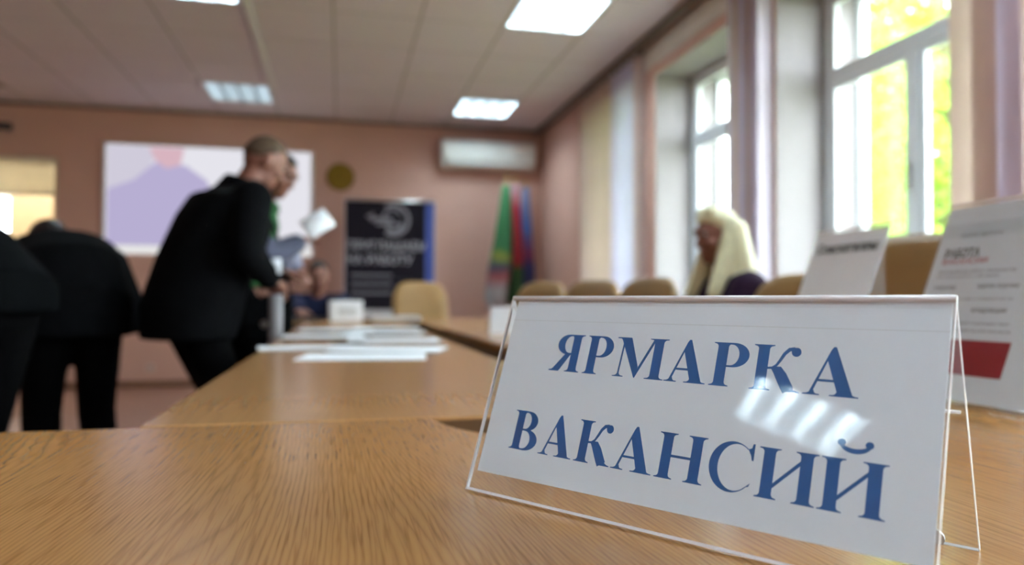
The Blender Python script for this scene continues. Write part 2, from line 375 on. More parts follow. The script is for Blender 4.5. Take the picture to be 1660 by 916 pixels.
# ------------------------------------------------------------------ CEILING LIGHTS
tube_on = emit('tube_lit', (0.70, 0.90, 1.0), LAMP); tube_off = mat('tube_unlit', (0.75, 0.78, 0.8), .3)
reflector = mat('reflector', (0.74, 0.78, 0.82), .35, .0, noise_amt=.02)
blade_m = mat('louvre_blade', (0.11, 0.12, 0.13), .45, noise_amt=.02)
tube_dim = emit('tube_dim', (0.70, 0.90, 1.0), 1.4)
def ceiling_light(label, x, y, on, turned=False):
    t = thing('ceiling_light', label, 'ceiling light', (x, y, CZ), R(90) if turned else 0, group='louvred ceiling lights')
    bm = bmesh.new(); a, b = TX/2-.004, TY/2-.004
    if turned: a, b = b, a
    for q in ((-a, a, -b, -b+.02), (-a, a, b-.02, b), (-a, -a+.02, -b+.02, b-.02), (a-.02, a, -b+.02, b-.02)): box(bm, q[0], q[1], q[2], q[3], -.004, .085)
    obj('frame', bm, mat('lamp_white', (0.75, .77, .78), .3), t)
    obj('reflector_pan', bx(-a, a, -b, b, .086, .094), reflector, t)
    for k in range(4):
        bm = bmesh.new(); xx = -a+.075+k*(2*a-.15)/3; cyl(bm, (xx, -b+.03, .055), (xx, b-.03, .055), .021, n=12)
        obj('tube', bm, tube_on if on else (tube_dim if label.startswith('dim') else tube_off), t, True)
    for k in range(3):
        xx = -a+.075+(k+.5)*(2*a-.15)/3
        obj('louvre', bx(xx-.004, xx+.004, -b+.02, b-.02, .002, .05), blade_m, t)
    bm = bmesh.new()
    for k in range(9):
        yy = -b+.06+k*(2*b-.12)/8
        box(bm, -a+.02, a-.02, yy-.0012, yy+.0012, .004, .03)
    obj('cross_blade', bm, blade_m if on else reflector, t)
WHERE = {(0, 0): 'lit louvred ceiling light above the wall air conditioner', (0, 1): 'large lit louvred ceiling light nearest the windows at the top of the picture',
         (1, 0): 'dim louvred ceiling light above the projection screen', (1, 1): 'lit louvred ceiling light cut by the top edge, left of the big one'}
for i, x in enumerate(LXC):
    for j, y in enumerate(LYC):
        seen = (i, j) in WHERE
        seen = seen or (i, j) == (2, 3)
        lb = 'lit louvred ceiling light mirrored in the clear text sign, left behind the camera' if (i, j) == (2, 3) else WHERE.get((i, j), ('unlit' if (i, j) in ((1, 2), (2, 2)) else 'lit')+' louvred light of the '+['window side', 'middle', 'inner wall side'][i]+' row, '+{2: 'overhead just beyond the near table', 3: 'overhead beside the camera', 4: 'farthest behind the camera'}.get(j, 'beyond'))
        if not seen and j < 2: continue
        ceiling_light(lb, x, y, (i, j) not in ((1, 0), (2, 0), (2, 1), (2, 2), (1, 2)), (i, j) == (2, 3))
# cable duct running along the ceiling to the unlit lamp
tag(obj('cable_duct', bx(-.66, -.61, 4.2, 7.25, CZ-.022, CZ-.002, bev=.004), mat('duct_white', (0.66, .62, .58), .5)), 'pale straight cable duct on the ceiling leading to the dim lamp', 'cable duct')

# ------------------------------------------------------------------ BACK WALL THINGS
def screen():
    t = thing('projection_screen', 'bright projection screen with a lavender slide on the back wall', 'screen', (-1.355, BY-.03, 1.92))
    hw, hh = 1.02, .563
    M = bpy.data.materials.new('projected_slide'); M.use_nodes = True; nt = M.node_tree; N = nt.nodes; L = nt.links
    N.remove(N['Principled BSDF'])
    e = N.new('ShaderNodeEmission'); e.inputs[1].default_value = .34
    L.new(e.outputs[0], N['Material Output'].inputs[0])
    e.inputs[0].default_value = (.90, .89, .96, 1)
    obj('screen_cloth', bx(-hw-.03, hw+.03, -.004, .004, -hh-.012, hh+.012), mat('screen_cloth', (.8, .8, .8), .8), t)
    sl = obj('slide', bx(-hw, hw, -.006, -.004, -hh+.08, hh), M, t); sl['label'] = 'bright white projected slide with a lavender jumper'
    # the picture on the slide: grey wall at upper left, lavender jumper, pink neck
    def shape(name, pts, col, off, st=.37):
        bm = bmesh.new(); f = bm.faces.new([bm.verts.new((x, -.006-off, z)) for x, z in pts])
        r = bmesh.ops.extrude_face_region(bm, geom=[f]); bmesh.ops.translate(bm, verts=[v for v in r['geom'] if isinstance(v, bmesh.types.BMVert)], vec=(0, -.0004, 0))
        obj(name, bm, emit('slide_'+name, col, st), sl)
    def P(px, py): return ((px-170)/335*2.06-1.03, .563-(py-232)/170*1.10)
    shape('grey_panel', [P(174, 234), P(236, 234), P(248, 250), P(240, 268), P(215, 290), P(174, 305)], (.66, .63, .74), .0004)
    shape('lavender_jumper', [P(174, 304), P(215, 288), P(240, 266), P(252, 256), P(278, 262), P(296, 262), P(330, 285), P(355, 330), P(362, 393), P(174, 393)], (.50, .45, .68), .0008)
    shape('pink_neck', [P(238, 234), P(294, 234), P(288, 262), P(266, 268), P(248, 256)], (.72, .48, .55), .0012)
    obj('bottom_bar', bx(-hw-.02, hw+.02, -.014, .004, -hh-.01, -hh+.075, bev=.004), emit('slide_bottom_strip', (.95, .94, .93), .33), t)['label'] = 'white strip along the bottom of the screen'
    return t
screen()

def air_conditioner():
    t = thing('air_conditioner', 'white wall mounted split air conditioner high on the back wall', 'air conditioner', (1.625, BY, 2.37))
    prof = [(0, .01), (-.05, 0), (-.14, .03), (-.19, .09), (-.20, .20), (-.19, .29), (-.16, .315), (0, .32)]
    bm = bmesh.new(); A = [bm.verts.new((-.54, y, z)) for y, z in prof]; B = [bm.verts.new((.54, y, z)) for y, z in prof]
    bm.faces.new(A); bm.faces.new(B[::-1]); n = len(prof)
    for i in range(n): bm.faces.new((A[i], A[(i+1) % n], B[(i+1) % n], B[i]))
    bmesh.ops.bevel(bm, geom=[e for e in bm.edges if abs(e.verts[0].co.x-e.verts[1].co.x) < .01], offset=.006, segments=2, affect='EDGES')
    obj('housing', bm, white_plastic, t)
    obj('front_panel', bx(-.525, .525, -.207, -.198, .105, .285, bev=.004), white_plastic, t)
    obj('air_vane', bx(-.47, .47, -.010, .0, -.03, .03, M=Matrix.Translation((0, -.166, .055)) @ Matrix.Rotation(R(-35), 4, 'X'), bev=.003), mat('vane_grey', (.55, .56, .52), .4), t)
    obj('display', bx(.30, .40, -.209, -.207, .12, .14), mat('display_grey', (.4, .42, .4), .3), t)
air_conditioner()

def emblem():
    t = thing('wall_emblem', 'round gilded wall plaque between the screen and the dark banner', 'plaque', (-.018, BY, 2.236))
    gold = mat('gilded', (.26, .165, .012), .45, .35, noise_amt=.2, scale=25)
    bm = bmesh.new(); cyl(bm, (0, 0, 0), (0, -.025, 0), .155, .15, 40); obj('disc', bm, gold, t)
    bm = bmesh.new()
    for k in range(36):
        a0, a1 = 2*PI*k/36, 2*PI*(k+1)/36
        cyl(bm, (.138*math.cos(a0), -.026, .138*math.sin(a0)), (.138*math.cos(a1), -.026, .138*math.sin(a1)), .009, n=6)
    obj('rim', bm, gold, t, True)
    bm = bmesh.new()
    for k in range(22):
        a = R(-70)+2*PI*.89*k/22+R(20); c = Vector((.10*math.cos(a), -.027, .10*math.sin(a))); d = Vector((-math.sin(a), -.1, math.cos(a)))
        cyl(bm, c-d*.018, c+d*.018, .009, .003, 6)
    obj('wreath', bm, gold, t, True)
    bm = bmesh.new()
    pts = []
    for k in range(10):
        a = PI/2+PI*k/5; r_ = .045 if k % 2 == 0 else .018; pts.append(bm.verts.new((r_*math.cos(a), -.034, r_*math.sin(a))))
    c = bm.verts.new((0, -.045, 0))
    for k in range(10): bm.faces.new((pts[k], pts[(k+1) % 10], c))
    bm.faces.new(pts); obj('star', bm, gold, t)
emblem()

t = thing('wall_camera', 'small dark surveillance camera high on the left of the back wall', 'camera', (-3.33, BY, 2.60))
obj('bracket', bx(-.02, .02, -.10, 0, -.02, .02, bev=.004), metal_dark, t)
bm = bmesh.new(); cyl(bm, (-.10, -.13, 0), (.11, -.13, -.01), .038, .042, 16); obj('camera_housing', bm, mat('black_plastic', (.02, .02, .022), .4), t, True)
bm = bmesh.new(); cyl(bm, (.11, -.13, -.01), (.118, -.13, -.0105), .03, .03, 16); obj('lens', bm, mat('lens_glass', (.01, .01, .015), .05), t)
for z, lb in ((.80, 'white double socket on the pink wall below the screen, upper one'), (.16, 'white socket low on the pink wall near the baseboard')):
    s = thing('wall_socket', lb, 'socket', (-1.93, BY, z), group='sockets on the back wall')
    obj('plate', bx(-.042, .042, -.012, 0, -.042, .042, bev=.005), mat('socket_plate', (.62, .46, .40), .5), s)
    bm = bmesh.new(); cyl(bm, (0, -.0121, 0), (0, -.014, 0), .026, .022, 18); obj('socket_well', bm, mat('socket_dark', (.42, .31, .27), .5), s)

def banner():
    t = thing('rollup_banner', 'dark navy roll-up banner with pale emblem and white lettering by the back wall', 'banner', (.486, 7.7, FZ))
    H = 1.884-FZ
    navy = mat('banner_navy', (.008, .0055, .012), .75, noise_amt=.1, spec=.2)
    pr = mat('banner_print_white', (.36, .35, .40), .6)
    sheet = obj('banner_sheet', bx(-.45, .45, -.002, .002, .78-FZ, H), navy, t)
    obj('pale_border', bx(-.463, .463, .0021, .004, .06, H+.012), mat('banner_border', (.52, .50, .56), .5), t)
    obj('blue_band', bx(.36, .45, -.0034, -.0024, .98-FZ, H), mat('banner_blue', (.05, .085, .36), .5), sheet)
    obj('lower_panel', bx(-.45, .45, -.002, .002, .07, .78-FZ), mat('banner_grey', (.45, .43, .45), .5), t)
    # emblem: thick broken ring with an arrow head pointing left, thinner ring inside
    bm = bmesh.new()
    def arc(cx, cz, r0, r1, a0, a1, n=28):
        prev = None
        for k in range(n+1):
            a = R(a0+(a1-a0)*k/n); q = [bm.verts.new((cx+rr*math.cos(a), y, cz+rr*math.sin(a))) for rr in (r0, r1) for y in (-.0036, -.0026)]
            if prev:
                for i, j in ((0, 2), (2, 3), (3, 1), (1, 0)): bm.faces.new((prev[i], prev[j], q[j], q[i]))
            prev = q
    cz = 1.70-FZ
    arc(.03, cz, .135, .172, -120, 120); arc(.02, cz+.02, .075, .10, 20, 200); arc(.04, cz-.05, .05, .09, 170, 380)
    box(bm, -.20, .02, -.0036, -.0026, cz-.02, cz+.025); box(bm, -.14, .10, -.0036, -.0026, cz-.06, cz-.03)
    v = [bm.verts.new((x, y, z)) for y in (-.0036, -.0026) for x, z in ((-.25, cz+.03), (-.17, cz+.07), (-.17, cz-.01))]
    bm.faces.new(v[:3]); bm.faces.new(v[3:])
    obj('emblem_print', bm, mat('banner_emblem', (.22, .21, .25), .6), sheet)
    for s, z, wd, x in (('ПРИГЛАШАЕМ', 1.385, .80, -.43), ('НА РАБОТУ', 1.245, .66, -.43)):
        me = text_mesh(s, .13, wd, .002); o = link('lettering', me, pr, sheet); o.location = (x, -.0026, z-FZ); o.rotation_euler = (R(90), 0, 0)
    thin = mat('banner_print_grey', (.16, .155, .18), .6)
    for k, z in enumerate((1.13, 1.04, .95, .87)):
        obj('rule_line', bx(-.39, .02, -.0032, -.0024, z-FZ-.012, z-FZ+.012), thin, sheet)
    obj('portrait_patch', (lambda b: (poly_prism(b, [(.13+.14*math.cos(2*PI*k/20), .10*math.sin(2*PI*k/20)) for k in range(20)], .0024, .0034), b)[1])(bmesh.new()), mat('mauve_print', (.12, .09, .13), .6), sheet)
    sheet.children[-1].rotation_euler = (R(90), 0, 0); sheet.children[-1].location = (.12, 0, 1.07-FZ)
    bm = bmesh.new(); cyl(bm, (-.46, 0, H+.014), (.46, 0, H+.014), .011, n=12); obj('top_bar', bm, metal_light, t, True)
    obj('base_cassette', bx(-.47, .47, -.05, .05, .005, .07, bev=.012), metal_light, t)
    for x in (-.35, .35):
        obj('foot', bx(x-.02, x+.02, -.14, .14, 0, .012, bev=.003), metal_light, t)
banner()

# flags furled on floor poles in the corner
def flag_mat(name, stops):
    M = bpy.data.materials.new(name); M.use_nodes = True; nt = M.node_tree; N = nt.nodes; L = nt.links; b = N['Principled BSDF']
    tc = N.new('ShaderNodeTexCoord'); sx = N.new('ShaderNodeSeparateXYZ'); L.new(tc.outputs['Object'], sx.inputs[0])
    mr = N.new('ShaderNodeMapRange'); mr.inputs['From Min'].default_value = 0; mr.inputs['From Max'].default_value = 2.4
    nz = N.new('ShaderNodeTexNoise'); nz.inputs['Scale'].default_value = 9; L.new(tc.outputs['Object'], nz.inputs['Vector'])
    ad = N.new('ShaderNodeMath'); ad.operation = 'MULTIPLY_ADD'; ad.inputs[1].default_value = .12; L.new(nz.outputs['Fac'], ad.inputs[0]); L.new(sx.outputs['Z'], ad.inputs[2])
    L.new(ad.outputs[0], mr.inputs[0])
    rp = N.new('ShaderNodeValToRGB'); rp.color_ramp.interpolation = 'LINEAR'
    while len(rp.color_ramp.elements) > 1: rp.color_ramp.elements.remove(rp.color_ramp.elements[-1])
    rp.color_ramp.elements[0].position = stops[0][0]/2.4; rp.color_ramp.elements[0].color = (*stops[0][1], 1)
    for z, c in stops[1:]:
        e = rp.color_ramp.elements.new(z/2.4); e.color = (*c, 1)
    L.new(mr.outputs[0], rp.inputs[0]); L.new(rp.outputs[0], b.inputs['Base Color']); b.inputs['Roughness'].default_value = .7; b.inputs['Sheen Weight'].default_value = .2
    return M
def flag(label, x, y, tilt, material, ztop, zbot, r0, r1, dx, ph):
    t = thing('flag', label, 'flag', (x, y, FZ), group='furled flags in the corner')
    bm = bmesh.new(); cyl(bm, (0, 0, .02), (tilt, 0, 2.24), .014, n=10); obj('pole', bm, mat('pole_wood', (.35, .22, .10), .4), t, True)
    bm = bmesh.new(); cyl(bm, (tilt, 0, 2.24), (tilt*1.04, 0, 2.31), .02, .002, 10); obj('finial', bm, mat('brass', (.6, .42, .12), .3, .9), t, True)
    bm = bmesh.new(); cyl(bm, (0, 0, 0), (0, 0, .04), .10, .08, 20); obj('base', bm, metal_dark, t)
    bm = bmesh.new(); rings = []; nz_, na = 26, 40
    for i in range(nz_+1):
        f = i/nz_; z = ztop+(zbot-ztop)*f; cx = tilt*z/2.24+dx*f*f; rr = r0+(r1-r0)*min(1, f*1.5)*(1-.12*max(0, f-.75)/.25)
        ring = []
        for k in range(na):
            a = 2*PI*k/na; w_ = 1+.30*math.sin(a*5+ph+f*1.3)+.14*math.sin(a*9-f*2+ph)
            ring.append(bm.verts.new((cx+rr*w_*math.cos(a), rr*.8*w_*math.sin(a), z+.05*math.sin(a*3+ph)*f)))
        rings.append(ring)
    for i in range(nz_):
        for k in range(na): bm.faces.new((rings[i][k], rings[i][(k+1) % na], rings[i+1][(k+1) % na], rings[i+1][k]))
    bm.faces.new(rings[0]); bm.faces.new(rings[-1][::-1])
    obj('cloth', bm, material, t, True)
g_ = (.02, .15, .045)
flag('green furled flag with red and white ornament at its lower end', 1.65, 7.90, .10, flag_mat('flag_green', [(.80, (.30, .06, .07)), (.95, (.35, .33, .34)), (1.08, (.36, .36, .38)), (1.22, (.34, .08, .08)), (1.34, (.02, .04, .09)), (1.46, (.25, .30, .03)), (1.52, g_), (2.1, (.03, .19, .06))]), 2.17, .86, .035, .105, -.06, .3)
flag('red furled flag with green lower edge, middle of the three', 1.83, 8.08, .06, flag_mat('flag_red', [(1.1, (.02, .10, .03)), (1.30, (.02, .11, .03)), (1.42, (.38, .012, .03)), (2.0, (.48, .02, .045)), (2.22, (.55, .30, .33))]), 2.21, .90, .03, .085, .02, 1.4)
flag('blue furled flag with purple and navy lower end nearest the window wall', 1.99, 8.24, .06, flag_mat('flag_blue', [(1.0, (.02, .03, .12)), (1.38, (.03, .03, .15)), (1.50, (.20, .02, .10)), (1.66, (.12, .08, .26)), (1.80, (.06, .16, .52)), (2.2, (.22, .28, .50))]), 2.20, .90, .03, .085, .05, 2.2)

# ------------------------------------------------------------------ TABLES
TZ = 0.7426
def table_frame(t, x0, x1, y0, y1, side_panels):
    for (a, b, c, d) in side_panels:
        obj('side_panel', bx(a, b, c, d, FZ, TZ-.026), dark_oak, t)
# near table with a curved inner cut-out on its far side
near = thing('conference_table', 'near oak conference table the clear text sign stands on', 'table', (0, 0, 0), group='oak conference tables')
NX0, NX1, NY0, NY1 = -1.05, 1.10, -.05+.28, .868
pts = [(NX0, NY0), (NX1, NY0), (NX1, NY1)]
hx0, hx1, hr, hd = .105, .62, .13, .17
pts.append((hx1, NY1))
for k in range(0, 9):
    a = R(0-90*k/8); pts.append((hx1-hr+hr*math.cos(a)*1.0-.0, NY1-hd+hr+hr*math.sin(a)))
for k in range(0, 11):
    a = PI/2*k/10; pts.append((hx0+.0+ (hr*1.35)*(1-math.sin(a))**1.0*1.0, NY1-hd+hd*(1-math.cos(a))))
pts.append((NX0, NY1-.004))
seen_p = []
for q in pts:
    if not seen_p or (Vector(q)-Vector(seen_p[-1])).length > 1e-4: seen_p.append(q)
bm = bmesh.new(); poly_prism(bm, seen_p, TZ-.026, TZ, bev=.002)
obj('tabletop', bm, oak, near)
table_frame(near, 0, 0, 0, 0, [(NX0+.05, NX0+.075, NY0+.05, NY1-.06), (NX1-.075, NX1-.05, NY0+.05, NY1-.06), (-.15, -.125, NY0+.05, NY1-.06)])
obj('modesty_panel', bx(NX0+.076, -.151, .45, .468, .30, TZ-.026), dark_oak, near)
obj('lower_shelf', bx(-.124, NX1-.08, .44, .80, .42, .44), dark_oak, near)

def run_table(label, x0, x1, y0, y1, mat_=oak_far):
    t = thing('conference_table', label, 'table', ((x0+x1)/2, (y0+y1)/2, FZ), group='oak conference tables')
    a, b = (x1-x0)/2, (y1-y0)/2; H = TZ-FZ
    bm = bmesh.new(); box(bm, -a, a, -b, b, H-.026, H, bev=.003, seg=2); obj('tabletop', bm, mat_, t)
    w_, l_ = a-.03, b-.05
    obj('edge_shade_strip', bx(-a+.002, a-.002, -b-.0010, -b, H-.025, H-.004), mat('edge_shade', (.12, .058, .02), .5), t)['label'] = 'dark strip painted as shade on the table end'  # shade on the end face of the top, painted as a dark strip
    if a < b:
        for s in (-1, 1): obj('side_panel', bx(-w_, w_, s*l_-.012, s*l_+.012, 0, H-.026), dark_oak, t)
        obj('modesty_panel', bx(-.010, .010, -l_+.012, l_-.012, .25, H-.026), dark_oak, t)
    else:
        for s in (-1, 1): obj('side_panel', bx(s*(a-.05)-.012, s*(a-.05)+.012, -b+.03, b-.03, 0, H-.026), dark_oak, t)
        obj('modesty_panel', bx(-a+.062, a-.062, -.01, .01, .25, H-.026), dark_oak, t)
    return t
LXa, LXb, RXa, RXb = -.212, .357, .49, 1.07
run_table('oak table of the left run butting against the near table', LXa, LXb, .8735, 2.30)
run_table('oak table of the left run under most of the white papers', LXa, LXb, 2.302, 3.60)
run_table('last oak table of the left run by the man in the navy jumper', LXa, LXb, 3.602, 4.80)
run_table('near oak table of the right run under the two leaning info sheets', RXa, RXb, .8735, 2.30)
run_table('middle oak table of the right run by the blonde woman', RXa, RXb, 2.302, 3.60)
run_table('far oak table of the right run, empty top', RXa, RXb, 3.602, 4.80)
run_table('oak cross table at the far head end with the white carton', LXa-.08, RXb, 4.802, 5.38)
# facing panels of the right run, visible across the narrow gap
for i, (a, b, lb) in enumerate(((.90, 2.28, 'n'), (2.32, 3.58, 'm'), (3.62, 4.78, 'f'))):
    rt_t = [o for o in bpy.data.objects if o.name.startswith('conference_table') and abs(o.location.x-(RXa+RXb)/2) < .01 and abs(o.location.y-(a+b)/2) < .05]
    if rt_t:
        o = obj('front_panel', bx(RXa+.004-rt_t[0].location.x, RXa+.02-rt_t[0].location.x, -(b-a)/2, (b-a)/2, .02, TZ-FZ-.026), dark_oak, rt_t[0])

# ------------------------------------------------------------------ THE SIGN
SB = Vector((0.08947, 0.53380, TZ+.0009)); SE = Vector((0.57433, -0.81862, 0)); SU = Vector((0.28121, 0.19730, 0.93915)); SN = Vector((-0.76881, -0.53938, 0.34352))
SW, SL = .3001, .1488
MS = Matrix((SE, SU, SN)).transposed().to_4x4()     # x along the sign, y up its face, z out of the face
sign = thing('sign_holder', 'clear acrylic tent sign reading fair of vacancies in blue Cyrillic letters', 'sign', SB)
def from_sign(o): o.matrix_local = MS; return o
th = .0022
from_sign(obj('front_sheet', bx(0, SW, 0, SL, -th, 0), acrylic, sign))
# polished edges of the front sheet
bm = bmesh.new()
box(bm, -.0013, 0, .0004, SL, -th, 0); box(bm, SW, SW+.0005, .0004, SL, -th, 0); box(bm, 0, SW, .0004, .0022, -th, .0003)
from_sign(obj('polished_edge', bm, acrylic_edge, sign))['label'] = 'pale polished edge'
# rear sheet: from the top fold down to the rear foot
nh = Vector((0.81862, 0.57433, 0)); Dp = .1022
top = SU*SL
rf = nh*Dp; ru = (top-rf).normalized(); rl = (top-rf).length; rn = SE.cross(ru)
MR = Matrix((SE, ru, rn)).transposed().to_4x4(); MR.translation = rf
o = obj('rear_sheet', bx(0, SW, 0, rl-.003, 0, th), acrylic, sign); o.matrix_local = MR
bm = bmesh.new(); box(bm, -.0006, 0, 0, rl-.003, 0, th); box(bm, SW, SW+.0004, 0, rl-.003, 0, th); box(bm, 0, SW, -.0012, 0, 0, th)
o = obj('rear_polished_edge', bm, acrylic_edge, sign); o.matrix_local = MR
o = obj('rear_pocket_lip', bx(SW-.055, SW-.003, .082, .0832, -.0016, 0), acrylic_edge, sign); o.matrix_local = MR
o = obj('rear_paper', bx(.003, SW-.022, .075, rl-.008, -.0012, -.0008), paper_m, sign); o.matrix_local = MR
bm = bmesh.new(); cyl(bm, (0, 0, 0), (0, 0, .0012), .006, n=20); o = obj('bumper_pad', bm, mat('clear_pad', (.55, .52, .48), .2), sign); o.matrix_local = MR @ Matrix.Translation((SW-.022, .004, th))
# fold along the top
bm = bmesh.new(); cyl(bm, Vector((0, SL-.0012, -.0016)), Vector((SW, SL-.0012, -.0016)), .0019, n=12); from_sign(obj('top_fold', bm, acrylic_edge, sign, True))
# printed sheet, just behind the front face
pap = from_sign(obj('paper_sheet', bx(.0035, .2985, .0150, .1462, -th-.0009, -th-.0004), paper_m, sign))
pap['label'] = 'white printed sheet'
from_sign(obj('paper_crease', bx(.0035, .2985, .1300, .1304, -th-.0004, -th-.00038), mat('crease', (.72, .74, .76), .6), sign))

# ---- serif lettering, drawn stroke by stroke (cap height 1)
def arcpts(cx, cy, rx, ry, a0, a1, n=14): return [(cx+rx*math.cos(R(a0+(a1-a0)*k/n)), cy+ry*math.sin(R(a0+(a1-a0)*k/n))) for k in range(n+1)]
def stem(x, w_, sl=.10, sr=.10, y0=0, y1=1, t=.028, br=.075):
    """upright with bracketed serifs top and bottom"""
    def corner(px, sx, py, sy):   # from stem side to serif tip
        return [(px+sx*br*(1-math.cos(a))*1.0, py+sy*(t+br*(1-math.sin(a)))) for a in [R(10*k) for k in range(0, 10)]]
    P_ = []
    if sr:
        P_ += [(x+w_+sr, y0), (x+w_+sr, y0+t*.7)] + corner(x+w_, 1, y0, 1)[::-1] + corner(x+w_, 1, y1, -1) + [(x+w_+sr, y1-t*.7), (x+w_+sr, y1)]
    else: P_ += [(x+w_, y0), (x+w_, y1)]
    if sl:
        P_ += [(x-sl, y1), (x-sl, y1-t*.7)] + corner(x, -1, y1, -1)[::-1] + corner(x, -1, y0, 1) + [(x-sl, y0+t*.7), (x-sl, y0)]
    else: P_ += [(x, y1), (x, y0)]
    return ('poly', P_)
def foot(xa, xb, sl, sr, lean_l, lean_r, t=.028, br=.07):
    """bracketed serif under a slanted stroke whose sides at y=br+t are xa, xb"""
    L_ = [(xa-sl, 0), (xa-sl, t*.8)] + [(xa-sl*.55*(1-k/5)**1.0*math.cos(R(15*k))+lean_l*k/5, t+br*(k/5)**1.6) for k in range(6)]
    R_ = [(xb+sr*.55*(1-k/5)*math.cos(R(15*k))+lean_r*k/5, t+br*(k/5)**1.6) for k in range(6)][::-1] + [(xb+sr, t*.8), (xb+sr, 0)]
    return ('poly', L_+R_)
def quad(a, b, c, d): return ('poly', [a, b, c, d])
def strip(outer, inner): return ('strip', outer, inner)
def stroke(path, widths):
    o_, i_ = [], []
    for k, (x, y) in enumerate(path):
        a = path[max(0, k-1)]; b = path[min(len(path)-1, k+1)]; dx, dy = b[0]-a[0], b[1]-a[1]; l = math.hypot(dx, dy) or 1
        w_ = widths[k] if isinstance(widths, list) else widths
        o_.append((x-dy/l*w_/2, y+dx/l*w_/2)); i_.append((x+dy/l*w_/2, y-dx/l*w_/2))
    return ('strip', o_, i_)
def bowl(x, xr, y0, y1, th_, hl=.042):
    """right-hand bowl hung on a stem ending at x"""
    cy = (y0+y1)/2; cx = x+(xr-x)*.28; cxi = x+(xr-th_-x)*.30
    outer = [(x, y1)] + arcpts(cx, cy, xr-cx, (y1-y0)/2, 90, -90, 20) + [(x, y0)]
    inner = [(x, y1-hl)] + arcpts(cxi, cy, xr-th_-cxi, (y1-y0)/2-hl, 90, -90, 20) + [(x, y0+hl)]
    return strip(outer, inner)
SWD = .24
def flipx(shapes, w_):
    r_ = []
    for s in shapes:
        r_.append((s[0],) + tuple([(w_-x, y) for x, y in q] for q in s[1:]))
    return r_
def gP(): return [stem(.11, SWD), bowl(.345, .83, .44, 1, .225)], .83
def gYa():
    leg = ('poly', [(.33, .50), (.50, .50), (.80, .10), (.85, .045), (.94, .028), (.94, 0), (.64, 0), (.60, .05)])
    return flipx([stem(.11, SWD), bowl(.345, .80, .46, 1, .22), leg, quad((.3, .455), (.42, .455), (.42, .50), (.3, .50))], 1.06-.02), 1.04
def gB(): return [stem(.11, SWD), bowl(.345, .80, .50, 1, .22), bowl(.345, .885, 0, .535, .24)], .885
def gA():
    ap = (.50, 1.02)
    return [('poly', [(.13, .06), (.19, .06), (.46, .84), (.50, 1.02), (.46, .95)]), ('poly', [(.50, 1.02), (.40, .77), (.645, .06), (.91, .06), (.55, 1.02)]),
            quad((.23, .285), (.66, .285), (.64, .335), (.25, .335)), foot(.125, .185, .115, .14, .035, .035), foot(.655, .90, .15, .12, -.022, -.025)], 1.02
def gM():
    return [('poly', [(.15, .02), (.195, .02), (.235, 1), (.19, 1)]), ('poly', [(.10, 1), (.39, 1), (.685, .28), (.62, 0)]), ('poly', [(.62, 0), (.605, .08), (1.01, 1), (1.08, 1), (.64, 0)]),
            stem(1.03, SWD, .13, .12), foot(.15, .195, .125, .13, .004, .004), quad((.0, 1), (.2, 1), (.2, .965), (.0, .972)), ('poly', [(.1, .97), (.25, .97), (.22, .88), (.19, .88)])], 1.36
def gK():
    arm = stroke([(.30, .485), (.44, .495), (.53, .56), (.60, .68), (.67, .82), (.76, .915), (.87, .93)], [.05, .05, .055, .065, .075, .085, .09])
    ball = ('poly', arcpts(.905, .865, .098, .10, 0, 345, 22))
    leg = stroke([(.44, .50), (.56, .45), (.65, .33), (.76, .14), (.83, .03)], [.06, .21, .24, .245, .245])
    return [stem(.11, SWD), arm, ball, leg, ('poly', [(.70, 0), (.70, .022), (.76, .06), (.85, .16), (.92, .07), (.98, .035), (1.05, .022), (1.05, 0)])], 1.05
def gH(): return [stem(.11, SWD), stem(.815, SWD), quad((.31, .475), (.82, .475), (.82, .53), (.31, .53))], 1.13
def gI():
    return [stem(.11, SWD), stem(.845, SWD), ('poly', [(.31, .17), (.31, .27), (.85, .83), (.85, .73)])], 1.16
def gJ():
    s, w_ = gI(); br_ = []
    o_ = arcpts(.58, 1.33, .30, .215, 190, 350, 18); i_ = arcpts(.58, 1.345, .25, .135, 190, 350, 18)
    return s + [strip(o_, i_), ('poly', arcpts(.335, 1.305, .075, .07, 0, 345, 18)), ('poly', arcpts(.825, 1.305, .075, .07, 0, 345, 18))], w_
def gC():
    o_ = arcpts(.52, .50, .50, .52, 48, 318, 40); i_ = arcpts(.60, .50, .385, .475, 55, 312, 40)
    barb = ('poly', [(.83, .90), (.90, .93), (.925, 1.02), (.965, 1.02), (.965, .68), (.93, .68), (.90, .78)])
    tip = ('poly', [(.855, .135), (.90, .18), (.955, .23), (.93, .155)])
    return [strip(o_, i_), barb, tip], .965
GL = dict(Я=gYa, Р=gP, М=gM, А=gA, К=gK, В=gB, Н=gH, С=gC, И=gI, Й=gJ)
ink_top = mat('blue_ink', (0.010, 0.120, 0.385), .45, noise_amt=.05)
def letter(ch, u0, u1, vb, cap, slope):
    shapes, w_ = GL[ch](); bm = bmesh.new(); k = (u1-u0)/w_
    for n, q_ in enumerate(shapes):
        cv = lambda q: bm.verts.new((q[0], q[1], n*.001))
        if q_[0] == 'poly':
            pl_ = [p_ for i, p_ in enumerate(q_[1]) if i == 0 or (Vector(p_)-Vector(q_[1][i-1])).length > 1e-5]
            bm.faces.new([cv(q) for q in pl_])
        else:
            A = [cv(q) for q in q_[1]]; B = [cv(q) for q in q_[2]]
            for i in range(len(A)-1): bm.faces.new((A[i], A[i+1], B[i+1], B[i]))
    bm.normal_update()
    bmesh.ops.triangulate(bm, faces=bm.faces[:], ngon_method='EAR_CLIP')
    for v in bm.verts: v.co = Vector((v.co.x*k, v.co.y*cap+slope*v.co.x*k, v.co.z*.004))
    me = bpy.data.meshes.new('letter'); bm.to_mesh(me); bm.free()
    o = link('letter', me, ink_top, pap); o.location = (u0, vb, -th-.00036)
    return o
